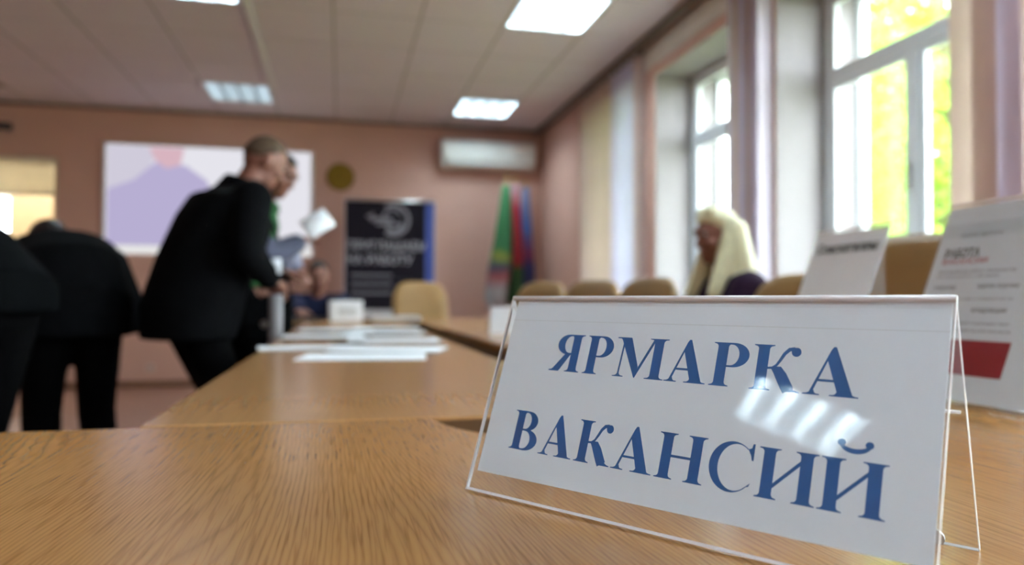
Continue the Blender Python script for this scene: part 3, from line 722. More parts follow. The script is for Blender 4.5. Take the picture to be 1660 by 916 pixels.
for ch, a, b in (('Я', .0448, .0744), ('Р', .0768, .0993), ('М', .1014, .1398), ('А', .1409, .1697), ('Р', .1717, .1953), ('К', .1973, .2267), ('А', .2282, .2580)):
    letter(ch, a, b, .0934-(a-.0448)*.0075, .0271, -.0075)
for ch, a, b in (('В', .0271, .0515), ('А', .0542, .0828), ('К', .0849, .1134), ('А', .1144, .1442), ('Н', .1459, .1773), ('С', .1801, .2067), ('И', .2091, .2413), ('Й', .2429, .2755)):
    letter(ch, a, b, .0348-(a-.0271)*.0115, .0275, -.0115)

# ------------------------------------------------------------------ LEANING INFO SHEETS (A4 in slanted holders facing the gap)
def info_holder(label, xb, y0, lean_x, hz, bare=False):
    t = thing('info_holder', label, 'sign', (xb, y0, TZ), group='slanted acrylic info holders')
    upd = Vector((lean_x, 0, hz)); sl = upd.length; U_ = upd.normalized()
    E_ = Vector((0, -1, 0)); N_ = E_.cross(U_)     # E_ runs left to right for someone facing the sheet
    M = Matrix((E_, U_, N_)).transposed().to_4x4(); M.translation = (0, .21, 0)
    def put(o): o.matrix_local = M; return o
    put(obj('front_sheet', bx(0, .21, .014, sl, -.002, 0) if not bare else bx(0, .21, .014, sl, -.0056, -.0036), acrylic, t))
    p = put(obj('paper_sheet', bx(.002, .208, .016, sl-.004, -.0032, -.0026), paper_m, t))
    put(obj('top_edge', bx(0, .21, sl, sl+.0022, -.0045, .0005), acrylic_edge, t))
    # curved foot rolling into the base plate
    bm = bmesh.new(); n = 8; rr = .03; prev = None
    for k in range(n+1):
        f = k/n
        a = U_*.016*(1-f)**2 + Vector((-.004, 0, .003))*2*f*(1-f) + Vector((.02, 0, .001))*f*f
        q = [bm.verts.new(a+Vector((0, y, zz))) for y in (0, .21) for zz in (0, .002)]
        if prev:
            for i, j in ((0, 1), (1, 3), (3, 2), (2, 0)): bm.faces.new((prev[i], prev[j], q[j], q[i]))
        prev = q
    obj('curved_foot', bm, acrylic, t, True)
    obj('base_plate', bx(.02, .105, 0, .21, .001, .003), acrylic, t)
    obj('rear_strut', bx(-.001, .001, 0, .21, 0, sl*.82, M=Matrix.Translation((.10, 0, .003)) @ Matrix.Rotation(R(-2), 4, 'Y')), acrylic, t)
    return t, p, sl
blk = mat('black_ink', (.02, .02, .022), .5); gry = mat('grey_ink', (.30, .28, .30), .5); redi = mat('red_ink', (.45, .01, .02), .5); pinki = mat('pink_red_ink', (.55, .14, .18), .5)
def put_text(p, s, x, y, size, wd, m_, bold=0.0):
    o = link('lettering', text_mesh(s, size, wd, bold), m_, p); o.location = (x, y, -.0025); return o
t1, p1, sl1 = info_holder('slanted sheet holder at the picture right with red block and title', .738, .684, .108, .273)
put_text(p1, 'служба занятости', .036, sl1-.050, .0085, .066, gry)
put_text(p1, 'РАБОТА', .018, sl1-.080, .0175, .058, blk, .0006)
put_text(p1, 'ВАКАНСИИ', .018, sl1-.0895, .0105, .074, pinki, .0002)
for x, y, wd, sz, m_, s in ((.017, .1035, .122, .0075, gry, 'приглашаем на работу специалистов'), (.017, .110, .10, .0055, gry, 'без опыта работы с обучением'), (.018, .1265, .036, .0085, blk, 'оператор'), (.090, .1255, .060, .0095, blk, 'водитель погрузчика'),
                           (.018, .142, .13, .005, gry, 'полный рабочий день и сменный график'), (.092, .159, .052, .0105, blk, 'кладовщик'), (.070, .176, .084, .0065, gry, 'полный социальный пакет'), (.070, .186, .088, .0065, gry, 'обучение на рабочем месте')):
    put_text(p1, s, x, sl1-y, sz, wd, m_)
o = obj('red_block', bx(.045, .164, sl1-.2435, sl1-.197, -.0026, -.0024), mat('red_block_print', (.36, .008, .02), .5), p1); o['label'] = 'dark red printed block'
t2, p2, sl2 = info_holder('slanted white sheet with one bold black heading, behind the text sign', .842, 1.134, .108, .277, True)
put_text(p2, 'Соискателям', .018, sl2-.047, .026, .171, blk, .0009)
for k in range(3): obj('grey_line', bx(.03, .18, sl2-.175-.02*k, sl2-.171-.02*k, -.0026, -.0024), gry, p2)

# ------------------------------------------------------------------ THINGS ON THE TABLES
def sheet(label, x, y, rot, w_=.21, l_=.297, k=0, m_=paper_m):
    k = len([q for q in bpy.data.objects if q.get('group') == 'white papers on the left table run'])
    o = obj('paper_sheet', bx(-w_/2, w_/2, -l_/2, l_/2, 0, .0012), m_); o.location = (x, y, TZ+.0004+.0013*k); o.rotation_euler = (0, 0, R(rot))
    return tag(o, label, 'paper', 'white papers on the left table run')
sheet('white sheet nearest the camera on the left table run', .055, 1.83, 84, k=0)
sheet('white sheet at the left table edge, beside the nearest one', -.075, 2.18, 96, k=1, w_=.16)
sheet('white sheet sticking out right of the nearest papers', .13, 2.06, 74, k=2)
sheet('white sheet right of the pen, halfway along the papers', .17, 2.48, 88, k=0)
sheet('white sheet left of the pen, halfway along the papers', -.05, 2.75, 92, k=0)
sheet('white sheet in the middle of the far papers', .17, 2.95, 78, k=1)
sheet('white sheet at the back left of the papers', -.02, 3.28, 100, k=0)
sheet('white sheet at the back right of the papers', .20, 3.40, 86, k=0)
def pen(label, x, y, z, rot):
    t = thing('pen', label, 'pen', (x, y, z), R(rot), 'pens on the papers')
    bm = bmesh.new(); cyl(bm, (-.06, 0, .005), (.055, 0, .005), .0045, n=10); obj('barrel', bm, mat('pen_dark', (.06, .05, .04), .3), t, True)
    bm = bmesh.new(); cyl(bm, (.055, 0, .005), (.072, 0, .005), .0045, .001, 10); obj('tip', bm, metal_light, t, True)
    obj('clip', bx(-.058, -.02, -.001, .001, .0095, .011), metal_light, t)
pen('dark pen lying on the nearest white papers', .02, 2.12, TZ+.0112, 140)
pen('dark pen lying further back on the white papers', .09, 2.55, TZ+.0112, 100)
# white carton
t = thing('carton', 'small white carton standing on the cross table before the banner', 'box', (.03, 4.98, TZ), R(8))
obj('carton_body', bx(-.10, .10, -.07, .07, 0, .125, bev=.003), paper_m, t)
obj('lid_flap', bx(-.102, .102, -.072, .072, .125, .133, bev=.002), paper_m, t)
obj('carton_label', bx(-.06, .06, -.0712, -.0700, .03, .09), mat('pale_grey_print', (.6, .62, .64), .6), t)
t = thing('name_tent', 'folded white paper tent card on the right table run below the flags', 'card', (.655, 3.0, TZ), R(-20))
for s in (-1, 1): obj('card_face', bx(-.055, .055, -.0006, .0006, 0, .115, M=Matrix.Translation((0, s*.030, 0)) @ Matrix.Rotation(R(s*14.5), 4, 'X')), paper_m, t)
t = thing('paper_stack', 'low stack of pale grey papers on the cross table right of the carton', 'paper stack', (.36, 5.02, TZ), R(3))
for k in range(5): obj('sheet', bx(-.148, .148, -.105, .105, k*.006, k*.006+.005, M=Matrix.Rotation(R(random.uniform(-4, 4)), 4, 'Z')), mat('greyish_paper', (.60, .58, .57), .7), t)
t = thing('notebook', 'closed dark notebook on the cross table under the seated man\'s hands', 'notebook', (-.20, 5.06, TZ), R(5))
obj('cover', bx(-.12, .12, -.085, .085, 0, .018, bev=.002), mat('notebook_cover', (.03, .03, .035), .5), t)
obj('page_block', bx(-.115, .121, -.081, .081, .003, .015), paper_m, t)

# ------------------------------------------------------------------ CHAIRS
def superslab(w_, h_, d_, n=3.2, curve=.05, taper=.0):
    """padded upholstered panel standing up: width x, height z, thickness y"""
    bm = bmesh.new(); NA = 40; rings = []
    for (k, dy) in ((.70, -.5), (.90, -.42), (1, -.15), (1, .15), (.90, .42), (.70, .5)):
        ring = []
        for i in range(NA):
            a = 2*PI*i/NA; c, s = math.cos(a), math.sin(a)
            x = abs(c)**(2/n)*math.copysign(1, c)*w_/2*k; z = abs(s)**(2/n)*math.copysign(1, s)*h_/2
            z = z*k if abs(k) < 1 else z
            x *= 1-taper*(z/h_+.5)
            ring.append(bm.verts.new((x, dy*d_-curve*(1-(2*x/w_)**2)+curve*.5, z+h_/2)))
        rings.append(ring)
    for r0, r1_ in zip(rings, rings[1:]):
        for i in range(NA): bm.faces.new((r0[i], r0[(i+1) % NA], r1_[(i+1) % NA], r1_[i]))
    bm.faces.new(rings[0][::-1]); bm.faces.new(rings[-1])
    return bm
def make_chair(label, back_h=.60):
    t = thing('conference_chair', label, 'chair', (0, 0, FZ), 0, 'tan leather conference chairs')
    b = obj('backrest', superslab(.44, back_h, .07, 3.6, .04), tan_leather, t, True); b.location = (0, -.20, .47); b.rotation_euler = (R(7), 0, 0)
    bm = superslab(.48, .46, .09, 3.4, .0); s = obj('seat', bm, tan_leather, t, True); s.rotation_euler = (R(-90), 0, 0); s.location = (0, -.20, .44)
    for sx_ in (-1, 1):
        for sy in (-1, 1):
            bm = bmesh.new(); cyl(bm, (sx_*.19, sy*.17+.03, .40), (sx_*.21, sy*.20+.02, 0), .016, .013, 12); obj('leg', bm, dark_oak, t, True)
        bm = bmesh.new(); cyl(bm, (sx_*.24, -.19, .64), (sx_*.25, .16, .655), .018, n=10); cyl(bm, (sx_*.25, .15, .655), (sx_*.235, .15, .43), .015, n=10); obj('armrest', bm, dark_oak, t, True)
    return t
ch0 = make_chair('tan leather chair behind the right hand leaning sheet, nearest the camera')
def place(c, x, y, rot, sc=1.0):
    """x, y: where the middle of the backrest stands"""
    a = R(rot); c.location = (x-math.sin(a)*.22, y+math.cos(a)*.22, FZ); c.rotation_euler = (0, 0, a); c.scale = (1, 1, sc)
place(ch0, 1.32, 1.50, 118, 1.02)           # the front of a chair is its local +y
spots = [(1.40, 2.09, 104, .95, 'tan leather chair left of the bold heading sheet, behind the text sign'),
         (1.32, 3.14, 104, .965, 'tan leather chair just left of the blonde woman'), (1.29, 3.81, 116, .97, 'second tan chair left of the blonde woman'),
         (1.23, 4.62, 120, .98, 'tan leather chair at the far end of the window side row'),
         (.60, 5.75, 190, 1.0, 'lone tan leather chair at the head end in front of the dark banner')]
for x, y, a, sc, lb in spots:
    c = copy_tree(ch0); c['label'] = lb; place(c, x, y, a, sc)
seat_ch = make_chair('low backed tan chair the blonde woman sits on', .32); place(seat_ch, 1.80, 2.78, 90)
seat_ch2 = copy_tree(seat_ch); seat_ch2['label'] = 'low backed tan chair under the man in the navy jumper'; place(seat_ch2, -.17, 6.12, 180)

# ------------------------------------------------------------------ PEOPLE
def ico(bm, M, sub=3):
    return bmesh.ops.create_icosphere(bm, subdivisions=sub, radius=1, matrix=M)['verts']
def capsule(bm, a, b, ra, rb):
    t_ = bmesh.new()
    for c, r_ in ((a, ra), (b, rb)): bmesh.ops.create_icosphere(t_, subdivisions=2, radius=r_, matrix=Matrix.Translation(c))
    r_ = bmesh.ops.convex_hull(t_, input=t_.verts[:])
    bmesh.ops.delete(t_, geom=[g for g in r_['geom_interior'] if isinstance(g, bmesh.types.BMVert) and g.is_valid], context='VERTS')
    me = bpy.data.meshes.new('t'); t_.to_mesh(me); t_.free(); bm.from_mesh(me); bpy.data.meshes.remove(me)
def hull(bm, pts):
    t_ = bmesh.new()
    for p in pts: t_.verts.new(p)
    r_ = bmesh.ops.convex_hull(t_, input=t_.verts[:])
    bad = [v for v in t_.verts if not v.link_faces]
    bmesh.ops.delete(t_, geom=bad, context='VERTS')
    me = bpy.data.meshes.new('t'); t_.to_mesh(me); t_.free(); bm.from_mesh(me); bpy.data.meshes.remove(me)
def ell(bm, c, F3, radii, sub=3):
    """ellipsoid with axes F3=(x,y,z) vectors"""
    M = Matrix((F3[0]*radii[0], F3[1]*radii[1], F3[2]*radii[2])).transposed().to_4x4(); M.translation = c
    ico(bm, M, sub)
def ellpts(c, F3, radii, keep=None, n=3):
    t_ = bmesh.new(); bmesh.ops.create_icosphere(t_, subdivisions=n, radius=1); out = []
    for v in t_.verts:
        if keep is None or keep(v.co): out.append(c+F3[0]*v.co.x*radii[0]+F3[1]*v.co.y*radii[1]+F3[2]*v.co.z*radii[2])
    t_.free(); return out
def fuse(name, bm, material, parent, voxel=.012, smooth=3):
    me = bpy.data.meshes.new('t'); bmesh.ops.recalc_face_normals(bm, faces=bm.faces[:]); bm.to_mesh(me); bm.free()
    o = bpy.data.objects.new('t', me); COL.objects.link(o)
    md = o.modifiers.new('r', 'REMESH'); md.mode = 'VOXEL'; md.voxel_size = voxel
    if smooth:
        s = o.modifiers.new('s', 'SMOOTH'); s.iterations = smooth; s.factor = .5
    dg = bpy.context.evaluated_depsgraph_get(); m2 = bpy.data.meshes.new_from_object(o.evaluated_get(dg))
    bpy.data.objects.remove(o); bpy.data.meshes.remove(me)
    for p in m2.polygons: p.use_smooth = True
    m2.name = name
    return link(name, m2, material, parent)
def ik(a, b, l1, l2, hint):
    d = b-a; L = min(d.length, (l1+l2)*.995); dn = d.normalized(); b = a+dn*L
    x = (l1*l1-l2*l2+L*L)/(2*L); h = math.sqrt(max(0, l1*l1-x*x)); hv = (hint-dn*hint.dot(dn)).normalized()
    return a+dn*x+hv*h, b
def tube_loft(bm, rings):
    """rings: list of (centre, xaxis, yaxis, rx, ry)"""
    n = 28; prev = None; first = None
    for c, ax, ay, rx, ry in rings:
        ring = [bm.verts.new(c+ax*rx*math.copysign(abs(math.cos(2*PI*k/n))**.85, math.cos(2*PI*k/n))+ay*ry*math.sin(2*PI*k/n)) for k in range(n)]
        if prev:
            for k in range(n): bm.faces.new((prev[k], prev[(k+1) % n], ring[(k+1) % n], ring[k]))
        else: first = ring
        prev = ring
    bm.faces.new(first[::-1]); bm.faces.new(prev)
def hand(bm, wrist, d, n, thumb, curl=.5, s=1.0):
    """palm and five fingers; d = pointing direction, n = palm normal (fingers curl towards n), thumb = thumb side"""
    d = d.normalized(); n = (n-d*n.dot(d)).normalized(); sd = d.cross(n)
    if sd.dot(thumb) < 0: sd = -sd
    k0 = wrist+d*.015*s
    hull(bm, [wrist+sd*a*.024*s+n*b*.013*s for a in (-1, 1) for b in (-1, 1)] + [wrist+d*.088*s+sd*a*.040*s+n*b*.011*s for a in (-1, 1) for b in (-1, 1)] + [wrist+d*.04*s+sd*a*.038*s+n*b*.014*s for a in (-1, 1) for b in (-1, 1)])
    for i, (off, L) in enumerate(((.031, .070), (.0105, .079), (-.0105, .074), (-.031, .058))):
        p = wrist+d*.080*s+sd*off*s; dd = (d+sd*off*2.2).normalized(); ang = curl*.55
        for j, f in enumerate((.45, .32, .26)):
            q = p+(dd*math.cos(ang)+n*math.sin(ang))*L*f*s
            capsule(bm, p, q, (.0095-.001*j)*s, (.0088-.001*j)*s); p = q; ang += curl*.75
    p = wrist+d*.028*s+sd*.030*s; ang = .75
    for j, f in enumerate((.034, .030, .024)):
        q = p+(d*math.cos(ang)+sd*math.sin(ang)+n*(.25+.25*curl*j)).normalized()*f*s
        capsule(bm, p, q, (.0125-.0012*j)*s, (.0112-.0012*j)*s); p = q; ang -= .28
def person(name, label, pos, head_deg, h=1.75, lean=10, seated=False, hip_z=None, look=None, hands=((.25, .3, 1.0), (-.25, .3, 1.0)), feet=((.10, 0), (-.10, .05)),
           skin_m=skin, coat=None, coat_hem=.25, coat_w=1.0, trousers=black_trouser, hair=None, hair_long=False, hair_m=None, curl=.6, bulk=1.0, turn=0, spine_curve=0.25, collar=True, palms=None, cuff=None):
    """pos: floor point under the hips. local frame: +y is where the person faces, +x their right."""
    k = h/1.75
    t = thing(name, label, 'person', (pos[0], pos[1], FZ))
    a = R(head_deg); fy = Vector((math.cos(a), math.sin(a), 0)); fx = Vector((math.sin(a), -math.cos(a), 0)); fz = Vector((0, 0, 1))
    loc = lambda x, y, z: fx*x+fy*y+fz*z
    hz = hip_z if hip_z is not None else (.50 if seated else .93*k)
    pel = loc(0, 0, hz); l0 = R(lean*(1-spine_curve)); l1 = R(lean*(1+spine_curve))
    s0 = fz*math.cos(l0)+fy*math.sin(l0); s1 = fz*math.cos(l1)+fy*math.sin(l1)
    cur = fz
    waist = pel+s0*.20*k; chest = waist+s1*.19*k; neckb = chest+s1*.155*k
    tb = R(turn); cx = fx*math.cos(tb)+fy*math.sin(tb)*-1
    cx = (cx - s1*cx.dot(s1)).normalized(); cy = s1.cross(cx)
    cy = -cy if cy.dot(fy) < 0 else cy
    py0 = (fy-s0*fy.dot(s0)).normalized()
    lk = Vector(look).normalized() if look else (fy*math.cos(R(lean*.6))-fz*math.sin(R(lean*.6)))
    hx = lk.cross(fz).normalized(); hzv = hx.cross(lk).normalized(); H3 = (hx, lk, hzv)
    hc = neckb+s1*.075*k+hzv*.115*k+lk*.025*k
    bm = bmesh.new()
    # head
    ell(bm, hc+hzv*.015*k, H3, (.075*k, .094*k, .100*k)); ell(bm, hc+lk*.030*k-hzv*.055*k, H3, (.054*k, .060*k, .062*k))
    capsule(bm, hc+lk*.062*k-hzv*.092*k, hc+lk*.066*k-hzv*.088*k, .024*k, .022*k)
    hull(bm, [hc+lk*.088*k+hzv*.022*k+hx*q*.008 for q in (-1, 1)]+[hc+lk*.118*k-hzv*.026*k+hx*q*.010 for q in (-1, 1)]+[hc+lk*.085*k-hzv*.034*k+hx*q*.018 for q in (-1, 1)]+[hc+lk*.075*k+hzv*.01*k])
    capsule(bm, hc+lk*.088*k+hzv*.034*k-hx*.03, hc+lk*.088*k+hzv*.034*k+hx*.03, .011, .011)
    for q in (-1, 1):
        ell(bm, hc+hx*q*.076*k-hzv*.008*k-lk*.005, H3, (.010*k, .020*k, .032*k), 2)
        ell(bm, hc+hx*q*.038*k+lk*.062*k-hzv*.025*k, H3, (.026*k, .026*k, .022*k), 2)
    capsule(bm, neckb-s1*.03*k, hc-hzv*.06*k-lk*.012*k, .062*k, .055*k)
    # trunk
    B3 = (cx, cy, s1); P3 = (fx, py0, s0)
    ell(bm, pel, P3, (.155*k*bulk, .115*k*bulk, .12*k)); ell(bm, waist, P3, (.140*k*bulk, .105*k*bulk, .16*k)); ell(bm, chest, B3, (.160*k*bulk, .112*k*bulk, .18*k))
    sh = [neckb-s1*.045*k+cx*q*.185*k*(.5+.5*bulk) for q in (1, -1)]
    capsule(bm, sh[0], sh[1], .055*k, .055*k); capsule(bm, neckb-s1*.015*k, neckb-s1*.05*k, .06*k, .09*k)
    arms = []
    for i, q in enumerate((1, -1)):
        tgt = Vector(hands[i])-Vector((pos[0], pos[1], FZ)) if len(hands[i]) == 3 else None
        hint = cx*q*.7-fz*.9-fy*.35
        e, wv = ik(sh[i], tgt, .29*k, .255*k, hint)
        capsule(bm, sh[i], e, .050*k, .040*k); capsule(bm, e, wv, .040*k, .027*k)
        pn, th_d = (palms[i] if palms and palms[i] else (-fz, -cx*q))
        dd = (wv-e).normalized(); hand(bm, wv-dd*.004, dd, Vector(pn), Vector(th_d), curl, k)
        arms.append((sh[i], e, wv))
    legs = []
    for i, q in enumerate((1, -1)):
        hp = pel+fx*q*.09*k-fz*.02
        ft = loc(feet[i][0], feet[i][1], .085)
        kn, an = ik(hp, ft, .45*k, .43*k, fy)
        capsule(bm, hp, kn, .078*k, .052*k); capsule(bm, kn, an, .052*k, .036*k)
        legs.append((hp, kn, an))
        capsule(bm, an+fz*-.03, an+fy*.12-fz*.045, .036, .03)
    body = fuse('body', bm, skin_m, t, .0062, 2)
    # eyes, brows, lips
    for q in (-1, 1):
        bm = bmesh.new(); ell(bm, hc+hx*q*.031*k+lk*.0835*k+hzv*.016*k, H3, (.0125, .0095, .0066), 2); ey = obj('eye', bm, mat('eye_white', (.42, .38, .36), .25), body, True)
        bm = bmesh.new(); ell(bm, hc+hx*q*.031*k+lk*.0915*k+hzv*.0152*k, H3, (.0062, .0035, .0060), 2); obj('iris', bm, mat('iris_brown', (.05, .03, .02), .2), ey, True)
        bm = bmesh.new(); capsule(bm, hc+hx*q*.018*k+lk*.099*k+hzv*.036*k, hc+hx*q*.046*k+lk*.088*k+hzv*.039*k, .005, .003); obj('eyebrow', bm, mat('brow', (.07, .045, .03), .8), body, True)
    bm = bmesh.new(); ell(bm, hc+lk*.086*k-hzv*.060*k, H3, (.022, .010, .0075), 2); obj('lips', bm, mat('lips', (.34, .13, .11), .4), body, True)
    # hair
    if hair:
        bm = bmesh.new(); C_ = hc+hzv*.018*k
        if not hair_long:
            hull(bm, ellpts(C_, H3, (.080*k*hair, .099*k*hair, .104*k*hair), lambda v: v.z > .62 or (v.y < .30 and v.z > .02) or (v.y < -.25 and v.z > -.42)))
        else:
            hull(bm, ellpts(C_+hzv*.006, H3, (.092*k, .106*k, .112*k), lambda v: v.z > .50 or (v.y < -.02 and v.z > -.7)))
            dn = (-fz*.94-fy*.16).normalized()
            for q in (-1, -.5, 0, .5, 1):
                p0 = C_+hx*q*.072*k-lk*(.078-.035*abs(q))*k; p1 = p0-fz*.16-fy*.02+hx*q*.02; p2 = p1-fz*.15+fy*(.0 if abs(q) < .9 else .07)+hx*q*.025-fy*.01
                capsule(bm, p0, p1, .050, .058); capsule(bm, p1, p2, .058, .036)
            for q in (-1, 1):   # front locks framing the face, over the shoulders
                p0 = C_+hx*q*.072*k-lk*.030*k+hzv*.03*k; p1 = p0-fz*.15+fy*.03+hx*q*.006; p2 = p1-fz*.20+fy*.035
                capsule(bm, p0, p1, .034, .044); capsule(bm, p1, p1-fz*.13+fy*.055+hx*q*.012, .042, .034)
            capsule(bm, C_+hzv*.085*k+lk*.035-hx*.03, C_+hzv*.085*k+lk*.035+hx*.03, .034, .034)
        fuse('hair', bm, hair_m, t, .008, 3)
    # trousers and shoes
    if trousers:
        bm = bmesh.new(); ell(bm, pel+fz*.005, P3, (.172*k*bulk, .135*k*bulk, .13*k))
        for hp, kn, an in legs:
            capsule(bm, hp, kn, .098*k, .074*k); capsule(bm, kn, an-fz*.005, .074*k, .066*k)
        fuse('trousers', bm, trousers, t, .013, 4)
    for hp, kn, an in legs:
        bm = bmesh.new(); A = Vector((an.x, an.y, 0)); f2 = fy; s2 = fx
        hull(bm, [A-f2*.06+s2*q*.036+fz*z for q in (-1, 1) for z in (.0, .075)]+[A+f2*.10+s2*q*.046+fz*z for q in (-1, 1) for z in (0, .045)]+[A+f2*.185+s2*q*.024+fz*z for q in (-1, 1) for z in (0, .03)])
        bmesh.ops.subdivide_edges(bm, edges=bm.edges[:], cuts=1, smooth=.3)
        for v in bm.verts: v.co.z = max(v.co.z, .001)
        obj('shoe', bm, shoe_m, t, True)
    # coat or jumper
    if coat:
        bm = bmesh.new(); b_ = bulk*coat_w
        hem_c = pel-(fz*.92+ -fy*.0)*coat_hem*.6*k if not seated else pel+s0*.02
        rings = []
        if not seated and coat_hem > 0:
            rings.append((pel-fz*coat_hem*k-fy*.01, fx, fy, .192*k*b_, .145*k*b_)); rings.append((pel-fz*coat_hem*.5*k, fx, fy, .195*k*b_, .150*k*b_))
        mid = ((fz+s0).normalized() if not seated else s0)
        if coat_hem >= 0: rings += [(pel, fx, (fy-mid*fy.dot(mid)).normalized(), .198*k*b_, .158*k*b_)]
        else: rings += [(pel+s0*.10*k, fx, py0, .185*k*b_, .150*k*b_)]
        rings += [(waist, fx, py0, .190*k*b_, .150*k*b_), (chest-s1*.03*k, cx, cy, .212*k*b_, .152*k*b_),
                  (chest+s1*.075*k, cx, cy, .215*k*b_, .140*k*b_), (neckb-s1*.035*k, cx, cy, .175*k, .105*k), (neckb+s1*.01*k, cx, cy, .085*k, .078*k)]
        tube_loft(bm, rings)
        ell(bm, waist, P3, (.155*k*b_, .122*k*b_, .17*k)); ell(bm, chest, B3, (.180*k*b_, .132*k*b_, .195*k)); capsule(bm, sh[0], sh[1], .075*k, .075*k)
        for s_, e, wv in arms:
            capsule(bm, s_, e, .083*k*(.6+.4*b_), .066*k); capsule(bm, e, e+(wv-e)*.93, .066*k, .050*k)
        ell(bm, sh[0], B3, (.085*k, .08*k, .08*k), 2); ell(bm, sh[1], B3, (.085*k, .08*k, .08*k), 2)
        c_ = fuse('jacket', bm, coat, t, .013, 4)
        if cuff:
            for s_, e, wv in arms:
                bm = bmesh.new(); capsule(bm, e+(s_-e)*.25, e, .084*k, .074*k); capsule(bm, e, e+(wv-e)*.95, .074*k, .056*k)
                fuse('sleeve', bm, cuff, t, .012, 3)
        if collar:
            bm = bmesh.new(); n = 24
            prev = None
            cu = (s1*.7+hzv*.3).normalized()
            for i in range(n+1):
                aa = 2*PI*i/n; hgt = .055*k*(1-.45*max(0, math.sin(aa)))
                o0 = neckb+(cx*math.cos(aa)*.078+cy*math.sin(aa)*.076)*k; q = [bm.verts.new(o0-s1*.01), bm.verts.new(o0+cu*hgt), bm.verts.new(o0+cu*hgt+(cx*math.cos(aa)+cy*math.sin(aa))*.014), bm.verts.new(o0-s1*.012+(cx*math.cos(aa)+cy*math.sin(aa))*.030)]
                if prev:
                    for u_, v_ in ((0, 1), (1, 2), (2, 3), (3, 0)): bm.faces.new((prev[u_], prev[v_], q[v_], q[u_]))
                prev = q
            obj('collar', bm, coat, c_, True)
    return t, dict(pel=pel, sh=sh, arms=arms, hc=hc, origin=Vector((pos[0], pos[1], FZ)))

hair_brown = mat('cropped_brown_hair', (.085, .050, .028), .75, noise_amt=.3, scale=90)
hair_dark = mat('dark_hair', (.018, .012, .010), .6, noise_amt=.3, scale=90)
hair_blonde = mat('pale_blonde_hair', (.74, .71, .46), .5, noise_amt=.16, scale=30, stretch=(3, 3, .6))
navy_knit = mat('navy_knit', (.012, .014, .040), .9, noise_amt=.2, scale=60, bump=.4, spec=.2)
green_knit = mat('green_knit', (.025, .105, .035), .9, noise_amt=.2, scale=60, bump=.4, spec=.2)
plum_cloth = mat('plum_cloth', (.020, .006, .022), .8, noise_amt=.2, scale=40, spec=.2)
slate_leather = mat('slate_leather', (.0018, .0024, .0028), .85, noise_amt=.25, scale=14, bump=.3, spec=.05)

# man in black jacket, standing at the left run
p_a, ia = person('person', 'standing man in a black jacket with cropped hair reading a white slip', (-.57, 3.10), 28, h=1.635, lean=20, look=(.72, .35, -.42),
    hands=((-.27, 3.05, .955), (-.26, 3.42, 1.0)), feet=((.11, -.02), (-.10, .06)), skin_m=skin_ruddy, coat=black_cloth, coat_hem=.11, coat_w=1.12, hair=1.03, hair_m=hair_brown, bulk=1.08)
# person behind him in green
p_b, ib = person('person', 'person in a green jumper and black trousers holding up papers, half hidden', (-.55, 4.08), 0, h=1.70, lean=14, look=(.75, -.35, -.45),
    hands=((-.22, 3.97, 1.17), (-.26, 4.2, 1.02)), feet=((.10, -.05), (-.10, .05)), skin_m=skin_ruddy, coat=green_knit, coat_hem=-.08, coat_w=.92, hair=1.05, hair_m=hair_dark, cuff=mat('blue_grey_sleeve', (.055, .06, .10), .9, noise_amt=.15, scale=50))
# two bent over at the left
p_c, ic = person('person', 'person in a slate black jacket bent far forward, cut by the left edge', (-1.05, 2.50), 142, h=1.72, lean=70, spine_curve=.18, look=(-.8, .2, -.6),
    hands=((-1.50, 3.20, .74), (-1.75, 2.95, .74)), feet=((.13, .02), (-.13, -.03)), skin_m=skin_ruddy, coat=slate_leather, coat_hem=.04, coat_w=1.06, hair=1.04, hair_m=hair_dark, bulk=1.1)
p_d, id_ = person('person', 'dark haired man in black leaning over behind the bent slate jacket', (-1.00, 3.16), 114, h=1.68, lean=64, look=(-.55, .6, -.6),
    hands=((-1.10, 3.85, .76), (-1.42, 3.75, .76)), feet=((.125, 0), (-.085, -.02)), skin_m=skin_ruddy, coat=black_cloth, coat_hem=.12, coat_w=1.06, hair=1.05, hair_m=hair_dark, bulk=1.05)
# seated man far end
p_e, ie = person('person', 'seated man in a navy jumper with forearms on the cross table', (-.17, 5.86), -90, h=1.62, lean=20, seated=True, hip_z=.47, look=(.15, -1, -.35),
    hands=((-.26, 5.16, .80), (.0, 5.17, .80)), feet=((.12, .42), (-.12, .45)), skin_m=skin_ruddy, coat=navy_knit, coat_w=1.0, hair=1.05, hair_m=hair_dark, collar=False)
# blonde woman
p_f, if_ = person('person', 'seated woman with long pale blonde hair in a plum black top, in profile', (1.58, 2.80), 180, h=1.64, lean=3, seated=True, hip_z=.50, look=(-1, -.08, -.12),
    hands=((1.24, 2.89, .60), (1.24, 2.71, .60)), feet=((.10, .40), (-.10, .42)), skin_m=skin_ruddy, coat=plum_cloth, coat_w=.95, hair=1.0, hair_long=True, hair_m=hair_blonde, collar=False)

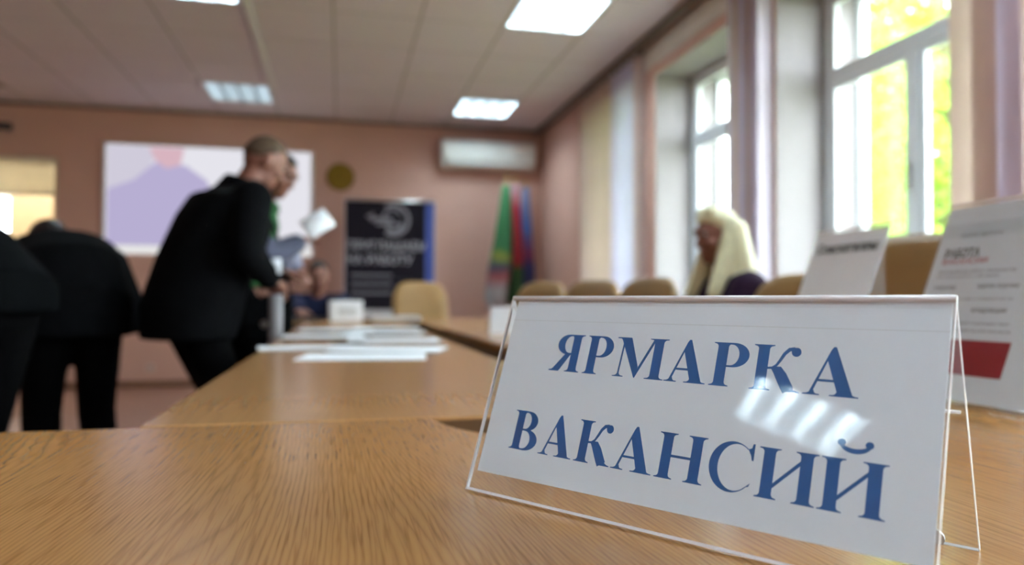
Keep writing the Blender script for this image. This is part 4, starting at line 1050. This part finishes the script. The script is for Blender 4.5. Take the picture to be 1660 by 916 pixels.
# things held
def held_sheet(name, label, cat, c, u, v, w_, h_, m_=paper_m):
    u = Vector(u).normalized(); v = Vector(v); v = (v-u*v.dot(u)).normalized(); n = u.cross(v)
    bm = bmesh.new(); N_ = 6; L = []
    for s in (0, .0009):
        L.append([[bm.verts.new(u*(i/N_-.5)*w_+v*(j-.5)*h_+n*(s+.012*math.sin(PI*i/N_))) for i in range(N_+1)] for j in (0, 1)])
    for q in L:
        for i in range(N_): bm.faces.new((q[0][i], q[0][i+1], q[1][i+1], q[1][i]))
    for j in (0, 1):
        for i in range(N_): bm.faces.new((L[0][j][i], L[0][j][i+1], L[1][j][i+1], L[1][j][i]))
    for i in (0, N_): bm.faces.new((L[0][0][i], L[0][1][i], L[1][1][i], L[1][0][i]))
    o = obj(name, bm, m_, None, True); o.location = c
    return tag(o, label, cat)
def wrist(info, i): return info['origin']+info['arms'][i][2]
wa = wrist(ia, 0)
held_sheet('paper_slip', 'white folded slip in the hand of the man in the black jacket', 'paper', wa+Vector((.00, -.035, .05)), (.9, -.3, .1), (-.3, .2, .8), .095, .06)
held_sheet('plastic_sleeve', 'long pale sleeve hanging from the standing man\'s hand', 'document sleeve', wa+Vector((.02, .02, -.19)), (.9, -.3, 0), (.05, 0, 1), .055, .27, mat('milky_plastic', (.34, .34, .36), .3))
wb = wrist(ib, 0)
held_sheet('paper_leaf', 'white leaf raised in the hand of the person in green', 'paper', wb+Vector((.10, -.03, .10)), (.7, .3, .5), (-.45, .1, .8), .15, .11)
wb2 = wrist(ib, 1)
held_sheet('folder', 'blue grey folder held against the green jumper', 'folder', wb+Vector((-.10, -.02, -.09)), (1, .1, .25), (-.1, .2, 1), .24, .13, mat('folder_blue_grey', (.22, .23, .32), .5))

t = thing('handbag', 'black shoulder bag with a pale clasp at the hip of the person in green', 'bag', (-.34, 3.84, .66))
obj('bag_body', bx(-.11, .11, -.05, .05, 0, .24, bev=.025, seg=3), black_cloth, t, True)
obj('bag_flap', bx(-.105, .105, -.058, -.049, .09, .235, bev=.004), black_cloth, t)
bm = bmesh.new(); cyl(bm, (-.02, -.058, .10), (-.02, -.066, .10), .018, n=18); obj('clasp', bm, metal_light, t)
bm = bmesh.new()
for k in range(14):
    f0, f1 = k/14, (k+1)/14; q = lambda f: Vector((-.10+.20*f-.03*math.sin(PI*f), .03*math.sin(PI*f), .23+.42*math.sin(PI*f)))
    cyl(bm, q(f0), q(f1), .007, n=8)
obj('strap', bm, black_cloth, t, True)
